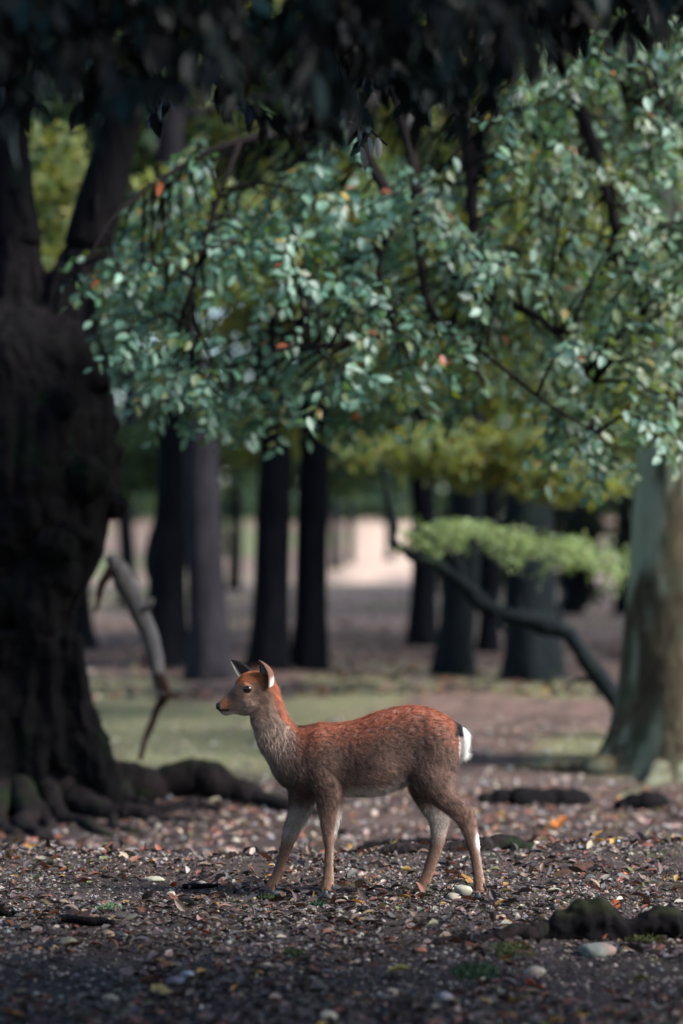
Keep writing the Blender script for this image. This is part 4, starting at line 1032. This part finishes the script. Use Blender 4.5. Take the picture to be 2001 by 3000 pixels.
# ------------------------------------------------------------------ the deer
DD = 9.2
KC = 1568 / 900.0
def C(cx, cyy, lat=0.0):
    return P(580 + cx / KC, 1880 + cyy / KC, DD + lat)
def loft(rows, n_ring=26, n_path=None, expo=2.3, egg=0.0):
    """rows: (ax, ay, bx, by, lat, halfwidth) -> tube of superellipses through the two outline points"""
    q = crom(rows, n_path or len(rows) * 5)
    ang = np.linspace(0, 2 * math.pi, n_ring, endpoint=False)
    ca, sa = np.cos(ang), np.sin(ang)
    ca_ = np.sign(ca) * np.abs(ca) ** (2 / expo); sa_ = np.sign(sa) * np.abs(sa) ** (2 / expo)
    V = []
    for ax, ay, bx, by, lat, hw in q:
        A, B = C(ax, ay, lat), C(bx, by, lat); m = (A + B) / 2; h = (A - B) / 2
        w = hw * (1 - egg * ca_)
        V.append(m + np.outer(ca_, h) + np.outer(sa_ * w, np.array([0, 1, 0])))
    m_, n = len(V), n_ring
    idx = np.arange(m_ * n).reshape(m_, n); V = np.vstack(V)
    F = [(idx[i][j], idx[i][(j + 1) % n], idx[i + 1][(j + 1) % n], idx[i + 1][j]) for i in range(m_ - 1) for j in range(n)]
    F += [tuple(idx[0][::-1]), tuple(idx[-1])]
    return V, F
torso = [(398, 222, 262, 368, 0, .034), (412, 275, 272, 398, 0, .037), (428, 318, 285, 435, 0, .039), (446, 362, 300, 490, 0, .043), (470, 402, 320, 545, 0, .050), (508, 432, 348, 592, 0, .058),
         (562, 431, 376, 642, 0, .068), (622, 416, 402, 694, 0, .077), (690, 418, 466, 748, 0, .084), (750, 413, 600, 778, 0, .090), (822, 397, 745, 785, 0, .096), (900, 366, 860, 787, 0, .102),
         (970, 345, 940, 778, 0, .102), (1040, 332, 1005, 752, 0, .098), (1110, 328, 1075, 720, 0, .096), (1180, 340, 1150, 720, 0, .094), (1240, 365, 1228, 715, 0, .088), (1290, 395, 1288, 690, 0, .074),
         (1322, 425, 1322, 625, 0, .052), (1338, 470, 1338, 565, 0, .028)]
head = [(101, 318, 104, 346, 0, .009), (107, 307, 110, 355, 0, .0150), (118, 296, 122, 368, 0, .0190), (132, 283, 142, 374, 0, .0215), (152, 266, 168, 369, 0, .0240), (170, 249, 196, 367, 0, .0285),
        (184, 219, 222, 374, 0, .0345), (204, 190, 246, 374, 0, .0400), (230, 165, 268, 370, 0, .0440), (266, 152, 300, 352, 0, .0450), (312, 152, 338, 332, 0, .0440), (356, 176, 368, 318, 0, .0390), (388, 214, 390, 298, 0, .0270)]
NL, FLT = -.058, .058
near_hind = [(1090, 480, 1318, 500, -.040, .040), (1064, 600, 1322, 600, -.048, .046), (1072, 690, 1312, 680, -.054, .046), (1145, 780, 1309, 742, NL, .039), (1212, 838, 1338, 794, NL, .031), (1278, 884, 1378, 832, NL, .0255),
             (1322, 926, 1410, 868, NL, .0230), (1350, 975, 1420, 935, NL, .0210), (1371, 1030, 1436, 1022, NL, .0175), (1389, 1090, 1440, 1087, NL, .0150), (1401, 1160, 1451, 1160, NL, .0145), (1407, 1215, 1462, 1215, NL, .0165),
             (1408, 1252, 1459, 1257, NL, .0160), (1406, 1268, 1455, 1270, NL, .0150)]
far_hind = [(1070, 560, 1300, 560, .040, .040), (1062, 690, 1300, 680, .048, .042), (1085, 770, 1292, 755, .054, .038), (1114, 825, 1294, 825, FLT, .033), (1150, 872, 1292, 880, FLT, .029), (1177, 916, 1284, 926, FLT, .0255), (1187, 962, 1270, 976, FLT, .0230),
            (1187, 1010, 1259, 1020, FLT, .0205), (1179, 1065, 1243, 1066, FLT, .0170), (1161, 1130, 1220, 1130, FLT, .0150), (1141, 1185, 1198, 1192, FLT, .0150), (1121, 1225, 1184, 1228, FLT, .0165), (1107, 1255, 1168, 1263, FLT, .0160), (1106, 1278, 1146, 1288, FLT, .0145)]
near_fore = [(500, 540, 690, 520, -.040, .036), (522, 650, 738, 630, -.050, .042), (570, 730, 746, 715, -.056, .042), (600, 795, 737, 785, NL, .036), (613, 850, 728, 848, NL, .030), (623, 905, 717, 905, NL, .0250), (630, 955, 706, 955, NL, .0225),
             (638, 1005, 697, 1005, NL, .0205), (647, 1052, 692, 1052, NL, .0165), (646, 1120, 690, 1120, NL, .0140), (640, 1180, 692, 1180, NL, .0145), (635, 1225, 693, 1227, NL, .0165), (627, 1254, 685, 1258, NL, .0160), (625, 1267, 680, 1270, NL, .0150)]
far_fore = [(440, 600, 660, 580, .040, .036), (455, 710, 655, 710, .048, .040), (464, 785, 600, 795, .054, .035), (467, 840, 576, 855, FLT, .029), (453, 905, 545, 925, FLT, .0250), (437, 955, 517, 976, FLT, .0225), (428, 1005, 494, 1024, FLT, .0205),
            (420, 1058, 470, 1075, FLT, .0165), (404, 1118, 446, 1130, FLT, .0140), (381, 1180, 426, 1190, FLT, .0145), (359, 1222, 406, 1236, FLT, .0160), (342, 1254, 393, 1264, FLT, .0155), (339, 1272, 386, 1282, FLT, .0140)]
pieces = [loft(torso, 36, 110, 2.25, .10), loft(head, 30, 80, 2.2, .12)]
pieces += [loft(x, 22, 90, 2.1) for x in (near_hind, far_hind, near_fore, far_fore)]
# haunch and shoulder muscle, jaw, brow, tail base
def blob(cx, cyy, lat, rx, ry, rl, rot=0.0):
    n = 14; c = C(cx, cyy, lat); th, ph = np.meshgrid(np.linspace(0, math.pi, n), np.linspace(0, 2 * math.pi, 2 * n, endpoint=False))
    s = np.stack([np.sin(th) * np.cos(ph) * rx, np.sin(th) * np.sin(ph) * ry, np.cos(th) * rl], -1).reshape(-1, 3)
    x = s[:, 0] * math.cos(rot) - s[:, 1] * math.sin(rot); z = s[:, 0] * math.sin(rot) + s[:, 1] * math.cos(rot)
    V = c + np.stack([x, s[:, 2], z], -1); ii = np.arange(2 * n * n).reshape(2 * n, n)
    F = [(ii[i][j], ii[(i + 1) % (2 * n)][j], ii[(i + 1) % (2 * n)][j + 1], ii[i][j + 1]) for i in range(2 * n) for j in range(n - 1)]
    return V, F
for s in (-1, 1):
    pieces += [blob(1205, 560, .058 * s, .085, .125, .040, .35), blob(585, 590, .050 * s, .060, .110, .036, -.35), blob(262, 300, .033 * s, .036, .030, .013, .2), blob(252, 226, .036 * s, .019, .010, .010, -.5)]
me, co = fuse(pieces, .0042, 3)
nn = mesh_normals(me)
nv = len(co)
def crop_of(p):
    """coat map in the deer's own side view"""
    return (p[:, 0] / DD * FPX + CX - 580) * KC, ((HEYE - p[:, 2]) / DD * FPX + HZ - 1880) * KC
TOPX = [260, 300, 398, 425, 446, 470, 508, 562, 622, 690, 750, 822, 900, 970, 1040, 1110, 1180, 1240, 1290, 1330, 1400]
TOPY = [160, 160, 222, 310, 362, 402, 432, 431, 416, 418, 413, 397, 366, 345, 332, 328, 340, 365, 395, 430, 520]
SPOTS = [(1185, 475), (1222, 462), (1240, 552), (1145, 545), (1120, 380), (1070, 348), (1000, 352), (910, 388), (905, 415), (960, 432), (1035, 402), (1075, 372), (800, 470), (1150, 356), (1190, 362), (870, 442), 
         (1010, 470), (1090, 440), (1250, 420), (940, 372), (850, 410), (1135, 500), (1215, 385)]
def coat(p, nrm):
    cx, cyy = crop_of(p); lat = p[:, 1] - DD
    nz = fbm(p * np.array([22, 22, 40]), 3); nf = fbm(p * np.array([70, 70, 150]) + 3, 2)
    d = cyy - np.interp(cx, TOPX, TOPY)
    col = np.tile(np.array([.128, .080, .064]), (len(p), 1))
    rust = np.array([.255, .090, .054])
    f = 1 - sstep(15, 185, d + 120 * (nz - .5)); body = sstep(380, 470, cx)
    col = mixc(col, rust, f * body * .95)
    # grizzled dark tips
    col = mixc(col, np.array([.045, .032, .030]), sstep(.48, .74, nf) * .72 * body * sstep(0, 60, d))
    # broad coat tones, with light and shade of the muscles painted in
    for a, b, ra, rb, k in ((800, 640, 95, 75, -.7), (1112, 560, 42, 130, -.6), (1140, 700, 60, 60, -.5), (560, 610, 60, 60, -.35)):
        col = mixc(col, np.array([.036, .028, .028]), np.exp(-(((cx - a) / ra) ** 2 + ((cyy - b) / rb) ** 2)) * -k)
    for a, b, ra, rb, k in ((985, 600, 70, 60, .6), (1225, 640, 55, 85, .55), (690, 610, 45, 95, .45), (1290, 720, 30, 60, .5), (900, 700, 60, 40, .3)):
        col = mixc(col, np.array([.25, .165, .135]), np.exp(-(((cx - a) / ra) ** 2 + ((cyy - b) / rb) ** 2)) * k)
    # neck: beige front and sides, rust nape
    neck = (1 - sstep(430, 560, cx + .25 * (cyy - 500))) * (1 - sstep(620, 760, cyy))
    nd = cx - np.interp(cyy, [150, 222, 275, 318, 362, 402, 432, 640], [300, 398, 412, 428, 446, 470, 508, 700])     # distance from the nape line (negative = in front)
    ncol = mixc(np.tile(np.array([.31, .235, .195]), (len(p), 1)), np.array([.10, .075, .066]), sstep(.45, .75, nf) * .75)
    ncol = mixc(ncol, np.array([.31, .110, .062]), sstep(-62, -12, nd + 20 * (nz - .5)))
    col = mixc(col, ncol, neck)
    # dark chest and shoulder front
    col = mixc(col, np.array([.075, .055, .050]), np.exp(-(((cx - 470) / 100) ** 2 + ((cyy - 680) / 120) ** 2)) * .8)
    # head
    hd = 1 - sstep(330, 400, cx + .0 * cyy); hd = hd * (1 - sstep(372, 400, cyy))
    hc = np.tile(np.array([.25, .165, .125]), (len(p), 1))
    hc = mixc(hc, np.array([.34, .125, .055]), 1 - sstep(20, 75, d + 14 * (nz - .5) + 0 * cx))
    hc = mixc(hc, np.array([.34, .125, .055]), np.clip(np.exp(-(((cx - 250) / 70) ** 2 + ((cyy - 165) / 38) ** 2)) * 1.2, 0, 1))
    hc = mixc(hc, np.array([.110, .075, .062]), np.exp(-(((cx - 178) / 26) ** 2 + ((cyy - 278) / 34) ** 2)) * .85)
    hc = mixc(hc, np.array([.34, .14, .070]), np.exp(-(((cx - 138) / 30) ** 2 + ((cyy - 312) / 24) ** 2)) * .95)
    hc = mixc(hc, np.array([.100, .070, .060]), np.exp(-(((cx - 300) / 24) ** 2 + ((cyy - 235) / 40) ** 2)) * .75)
    hc = mixc(hc, np.array([.33, .27, .23]), np.exp(-(((cx - 245) / 60) ** 2 + ((cyy - 335) / 42) ** 2)) * .8)
    hc = mixc(hc, np.array([.62, .58, .55]), np.exp(-(((cx - 165) / 40) ** 2 + ((cyy - 362) / 9) ** 2)) * .95)
    hc = mixc(hc, np.array([.52, .47, .44]), np.exp(-(((cx - 182) / 8) ** 2 + ((cyy - 218) / 16) ** 2)) * .7)
    hc = mixc(hc, np.array([.012, .010, .011]), sstep(9, 4, np.abs(cyy - 347)) * (1 - sstep(152, 168, cx)) * sstep(96, 106, cx) * .95)
    er = np.hypot((cx - 255) / 1.2, cyy - 241)
    hc = mixc(hc, np.array([.36, .22, .15]), np.exp(-((er - 24) / 6) ** 2) * .55); hc = mixc(hc, np.array([.02, .016, .016]), sstep(21, 16, er))
    hc = mixc(hc, np.array([.05, .04, .037]), sstep(.55, .8, nf) * .4)
    col = mixc(col, hc, hd)
    # legs
    leg = sstep(800, 900, cyy)
    lc = mixc(np.tile(np.array([.185, .118, .090]), (len(p), 1)), np.array([.27, .160, .112]), sstep(1120, 1260, cyy))
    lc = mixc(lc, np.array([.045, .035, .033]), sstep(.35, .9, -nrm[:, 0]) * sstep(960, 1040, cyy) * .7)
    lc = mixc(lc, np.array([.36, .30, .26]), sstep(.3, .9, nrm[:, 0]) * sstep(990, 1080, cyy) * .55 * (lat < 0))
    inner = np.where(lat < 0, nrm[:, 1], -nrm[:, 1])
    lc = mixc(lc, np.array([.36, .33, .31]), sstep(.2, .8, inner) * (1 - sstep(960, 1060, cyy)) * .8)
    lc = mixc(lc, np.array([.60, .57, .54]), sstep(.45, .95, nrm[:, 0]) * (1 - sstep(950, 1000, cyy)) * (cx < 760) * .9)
    lc = mixc(lc, np.array([.80, .78, .75]), np.clip(1.6 * np.exp(-(((cx - 1428) / 15) ** 2 + ((cyy - 1003) / 36) ** 2)), 0, 1) * (lat < 0))
    col = mixc(col, lc, leg)
    # pale belly and groin
    col = mixc(col, np.array([.45, .40, .36]), sstep(.35, .9, -nrm[:, 2]) * sstep(690, 740, cyy) * (cx > 700) * (cx < 1120) * (1 - leg) * .9)
    col = mixc(col, np.array([.40, .34, .30]), np.exp(-(((cx - 1035) / 38) ** 2 + ((cyy - 735) / 45) ** 2)) * .8)
    # fawn spots
    sp = np.zeros(len(p))
    for a, b in SPOTS: sp = np.maximum(sp, np.exp(-(((cx - a) / 11) ** 2 + ((cyy - b) / 8) ** 2)))
    col = mixc(col, np.array([.58, .50, .46]), sstep(.35, .9, sp) * sstep(.25, .5, nf) * .26)
    # rump: black bar over white patch
    rump = sstep(1322, 1340, cx) * sstep(425, 450, cyy) * (1 - sstep(560, 620, cyy))
    col = mixc(col, np.array([.75, .73, .70]), rump)
    col = mixc(col, np.array([.012, .012, .015]), sstep(1300, 1315, cx) * (1 - sstep(1338, 1352, cx - .18 * (cyy - 440))) * sstep(395, 412, cyy) * (1 - sstep(470, 492, cyy)))
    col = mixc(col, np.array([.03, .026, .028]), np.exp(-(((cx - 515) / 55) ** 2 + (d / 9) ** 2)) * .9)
    return np.clip(col * np.array([1.20, 1.15, 1.14]), .005, .86)
deer = tag(empty('deer', (0.1, DD, -.012)), 'young sika deer standing in profile, reddish back and white rump', 'deer')
off = np.array(deer.location)
fm = N('deer_coat'); cc_ = fm.attr('Col'); fn = fm.noise(160, 4, .7, fm.obj())
cc_ = fm.mix(1.0, cc_, fm.ramp(fn.outputs[0], [(.3, (.65, .63, .62)), (.7, (1.15, 1.12, 1.1))]).outputs[0], 'MULTIPLY')
MAT_COAT = fm.done(fm.bsdf(cc_, .75, .15, fm.bump(fn.outputs[0], .4, .003)))
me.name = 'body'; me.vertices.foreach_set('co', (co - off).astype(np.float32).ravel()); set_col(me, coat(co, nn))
me.materials.clear(); me.materials.append(MAT_COAT)
me.polygons.foreach_set('use_smooth', np.ones(len(me.polygons), bool))
body = link(bpy.data.objects.new('body', me), deer)
MAT_BLACK = N('wet_nose'); bn = MAT_BLACK.noise(300, 3, .6, MAT_BLACK.obj())
MAT_NOSE = MAT_BLACK.done(MAT_BLACK.bsdf((.012, .012, .014), .32, .6, MAT_BLACK.bump(bn.outputs[0], .5, .001)))
ey = N('eye_gloss'); MAT_EYE = ey.done(ey.bsdf(ey.mix(ey.noise(90, 2, .5, ey.obj()).outputs[0], (.006, .004, .003), (.016, .010, .008)), .06, .8))
MAT_HOOF = flat_mat('hoof_horn', (.055, .055, .062), .5, .4)
def dpart(name, vf, mat, cols=None, parent=None):
    v, f = vf; return part(parent or deer, name, v, f, mat, cols=cols)
for s in (-1, 1):
    dpart('eye', blob(255, 241, .0415 * s, .0145, .0118, .0085, -.25), MAT_EYE)
nose_rows = [(90, 326, 92, 336, 0, .005), (92, 316, 94, 343, 0, .0115), (98, 310, 101, 348, 0, .0150), (108, 307, 107, 350, 0, .0165), (118, 305, 108, 347, 0, .0160), (125, 309, 112, 330, 0, .012)]
nose = dpart('nose', loft(nose_rows, 22, 26, 2.2), MAT_NOSE)
for s in (-1, 1):
    dpart('nostril', blob(103, 326, .0115 * s, .0042, .0024, .0030, .5), flat_mat('nostril_dark', (.004, .004, .004), .8, .1), parent=nose)
# ears: cupped blades with an outer and an inner face
MAT_EAR = col_mat('ear_fur', .8, .15, .4, 120)
def ear(base, tip, width, opening, out_c, cup=.55):
    L = tip - base; ln = np.linalg.norm(L); d = L / ln
    o = opening - d * opening.dot(d); o /= np.linalg.norm(o); sd = np.cross(d, o)
    ns, nt = 18, 13; V, CC = [], []
    for layer in (0, 1):
        for i in range(ns):
            s = i / (ns - 1); w = width * (abs(math.sin(math.pi * (0.20 + .80 * s) ** .85)) ** .75 + .02) * (1 if s < .999 else .1)
            for j in range(nt):
                t = -1 + 2 * j / (nt - 1); a = t * (1.5 - .45 * s)
                p = base + d * ln * s + sd * math.sin(a) * w / 1.0 * .95 - o * (math.cos(a) - .3) * w * cup + o * (-.06 * ln * math.sin(s * 3.0))
                if layer: p = p + o * .0022 * (1 - abs(t)) * (1 - s * .7)
                V.append(p)
                if layer == 0:
                    c = np.array(out_c) * (1.1 - .5 * s); c = lerp(c, np.array([.50, .45, .42]), float(np.clip((.34 - s) / .16, 0, 1)) * float(np.clip((abs(t) - .2) / .3, 0, 1)))
                    if abs(t) > .95: c = np.array([.03, .025, .025])
                else:
                    c = np.array([.075, .062, .060]); k = float(np.clip((abs(t) - .35) / .4, 0, 1)) * (1 - .45 * s); c = lerp(c, np.array([.52, .48, .46]), k)
                    if abs(t) > .93: c = np.array([.03, .025, .025])
                CC.append(c)
    F = []
    for layer in (0, 1):
        b = layer * ns * nt
        for i in range(ns - 1):
            for j in range(nt - 1):
                q = (b + i * nt + j, b + i * nt + j + 1, b + (i + 1) * nt + j + 1, b + (i + 1) * nt + j)
                F.append(q if layer == 0 else q[::-1])
    return (np.array(V), F), np.array(CC)
near_ear = ear(C(352, 232, -.030), C(306, 94, -.050), .0310, np.array([-.76, -.54, .10]), (.165, .076, .052), 1.75)
far_ear = ear(C(262, 182, .026), C(166, 92, .058), .0300, np.array([-.42, -.88, .12]), (.24, .13, .09), .6)
dpart('ear', near_ear[0], MAT_EAR, near_ear[1]); dpart('ear', far_ear[0], MAT_EAR, far_ear[1])
# hooves: two pointed claws each, and dew claws
def hoof(cx, cyy, lat, heading, L=50, parentname='hoof'):
    out = []
    for s in (-1, 1):
        rows = []
        h = 42
        for (u, zt, hw) in ((-.62, .55, .006), (-.5, .95, .010), (-.1, 1.0, .0115), (.35, .62, .0095), (.75, .28, .006), (1.0, .06, .002)):
            x = cx - u * L * .62 * heading
            rows.append((x, cyy - h * zt, x, cyy + 3, lat + s * .0085, hw))
        out.append(loft(rows, 12, 18, 2.6))
    return merge(out)
def dew(cx, cyy, lat):
    return merge([blob(cx, cyy, lat + s * .009, .0045, .011, .004, .15) for s in (-1, 1)])
for (hx, hy, lat, dx, dy) in ((646, 1308, NL, 691, 1250), (1424, 1318, NL, 1465, 1244), (362, 1290, FLT, 399, 1242), (1128, 1298, FLT, 1176, 1238)):
    hf = dpart('hoof', hoof(hx, hy, lat, 1), MAT_HOOF)
    dpart('dew_claw', dew(dx - 3, dy, lat), MAT_HOOF, parent=None)
# tail
tail_rows = [(1300, 398, 1318, 440, 0, .016), (1325, 415, 1318, 470, 0, .022), (1350, 432, 1330, 505, 0, .026), (1374, 458, 1336, 535, 0, .030), (1382, 500, 1340, 560, 0, .029), (1378, 540, 1345, 574, 0, .020), (1368, 572, 1356, 580, 0, .008)]
tv, tf = loft(tail_rows, 22, 40, 2.1)
tcx, tcy = crop_of(tv)
tc = mixc(np.tile(np.array([.80, .78, .75]), (len(tv), 1)), np.array([.012, .013, .017]), (1 - sstep(1346, 1358, tcx - .10 * (tcy - 440) + 10 * (fbm(tv * 90, 2) - .5))) * (1 - sstep(475, 492, tcy)))
tail = dpart('tail', (tv, tf), MAT_COAT, tc)

# fur: fine strands over the body
def sample(me_v, tris, n, wfun):
    a, b, c = me_v[tris[:, 0]], me_v[tris[:, 1]], me_v[tris[:, 2]]
    ar = np.linalg.norm(np.cross(b - a, c - a), axis=1) * wfun((a + b + c) / 3)
    k = rng.choice(len(tris), n, p=ar / ar.sum()); u, v_ = rng.uniform(0, 1, n), rng.uniform(0, 1, n); fl_ = u + v_ > 1; u[fl_], v_[fl_] = 1 - u[fl_], 1 - v_[fl_]
    return a[k] + (b[k] - a[k]) * u[:, None] + (c[k] - a[k]) * v_[:, None], k, u, v_
me.calc_loop_triangles()
tr = np.empty(len(me.loop_triangles) * 3, dtype=np.int32); me.loop_triangles.foreach_get('vertices', tr); tr = tr.reshape(-1, 3)
def fur_curves(name, pts, nrm, flow, length, cols, rad, parent, lift=.35):
    n = len(pts)
    t = flow - nrm * np.sum(flow * nrm, axis=1)[:, None]; t /= np.linalg.norm(t, axis=1)[:, None] + 1e-9
    t = t + .22 * rng.normal(size=t.shape)
    l_ = length[:, None]
    p0 = pts - nrm * .001; p1 = pts + (nrm * lift + t * .6) * l_ * .5; p2 = pts + (nrm * lift * .9 + t * 1.0) * l_
    off_ = np.array(parent.location)
    cu = bpy.data.hair_curves.new(name); cu.add_curves([3] * n)
    pos = np.stack([p0, p1, p2], 1).reshape(-1, 3) - off_
    cu.attributes['position'].data.foreach_set('vector', pos.astype(np.float32).ravel()) if 'position' in cu.attributes else cu.position_data.foreach_set('vector', pos.astype(np.float32).ravel())
    ra = cu.attributes.get('radius') or cu.attributes.new('radius', 'FLOAT', 'POINT')
    ra.data.foreach_set('value', np.tile(np.array([1, .7, .12]), n).astype(np.float32) * np.repeat(rad, 3).astype(np.float32))
    ca = cu.attributes.new('Col', 'FLOAT_COLOR', 'CURVE'); c4 = np.ones((n, 4), dtype=np.float32); c4[:, :3] = cols; ca.data.foreach_set('color', c4.ravel())
    hm = N(name + '_strand'); hb = hm.bsdf(hm.attr('Col'), .55, .25); cu.materials.append(hm.done(hb))
    return link(bpy.data.objects.new(name, cu), parent)
NF = 85000
def wf(p):
    cx, cyy = crop_of(p); return 1 + 1.2 * (cx < 420) * (cyy < 420)
pt, k, u, v_ = sample(co, tr, NF, wf)
pn = nn[tr[k, 0]] * (1 - u - v_)[:, None] + nn[tr[k, 1]] * u[:, None] + nn[tr[k, 2]] * v_[:, None]; pn /= np.linalg.norm(pn, axis=1)[:, None]
fcx, fcy = crop_of(pt)
okf = ~((np.hypot((fcx - 255) / 1.25, fcy - 241) < 20) | ((fcx < 112) & (fcy < 352)) | (fcy > 1256))
pt, pn, fcx, fcy = pt[okf], pn[okf], fcx[okf], fcy[okf]
flow = np.tile(np.array([1.0, 0, -.35]), (len(pt), 1))
hdm = (1 - sstep(300, 380, fcx)) * (1 - sstep(360, 400, fcy)); nkm = (1 - sstep(430, 620, fcx)) * (1 - hdm); lgm = sstep(740, 860, fcy)
flow = mixc(flow, np.array([.8, 0, -.25]), hdm); flow = mixc(flow, np.array([.42, 0, -1.0]), nkm); flow = mixc(flow, np.array([.12, 0, -1.0]), lgm)
thm = sstep(1000, 1120, fcx) * sstep(480, 640, fcy) * (1 - lgm); flow = mixc(flow, np.array([.75, 0, -.8]), thm)
ln_ = .0150 * np.ones(len(pt)); ln_ = ln_ * (1 - .62 * hdm) * (1 - .5 * sstep(880, 1000, fcy)) * (1 + .35 * nkm)
ln_ = ln_ * (1 + 1.0 * np.exp(-(((fcx - 1020) / 60) ** 2 + ((fcy - 745) / 50) ** 2))) * (1 + .8 * sstep(.6, .95, pn[:, 0]) * (fcx < 760) * (fcy > 770) * (fcy < 980))
ln_ *= rng.uniform(.6, 1.25, len(pt))
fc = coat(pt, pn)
clump = fbm(pt * np.array([60, 60, 130]), 2)
fc = np.clip(fc * (0.40 + 1.2 * clump[:, None]) * (1 + .22 * rng.normal(size=(len(pt), 1))), .004, .92)
fur_curves('fur', pt, pn, flow, ln_, fc, rng.uniform(.00035, .0006, len(pt)), deer, .30)
# long white tail hair
tail.data.calc_loop_triangles(); tt = np.empty(len(tail.data.loop_triangles) * 3, dtype=np.int32); tail.data.loop_triangles.foreach_get('vertices', tt); tt = tt.reshape(-1, 3)
tnn = mesh_normals(tail.data)
pt, k, u, v_ = sample(tv, tt, 6000, lambda p: 1); pn = tnn[tt[k, 0]]
cxx, cyy_ = crop_of(pt)
hc_ = mixc(np.tile(np.array([.82, .80, .77]), (len(pt), 1)), np.array([.012, .013, .017]), (1 - sstep(1346, 1358, cxx - .10 * (cyy_ - 440))) * (1 - sstep(475, 492, cyy_)))
fur_curves('tail_fur', pt, pn, np.tile(np.array([.35, 0, -1.0]), (len(pt), 1)), rng.uniform(.014, .034, len(pt)), hc_, rng.uniform(.0004, .0006, len(pt)), deer, .3)
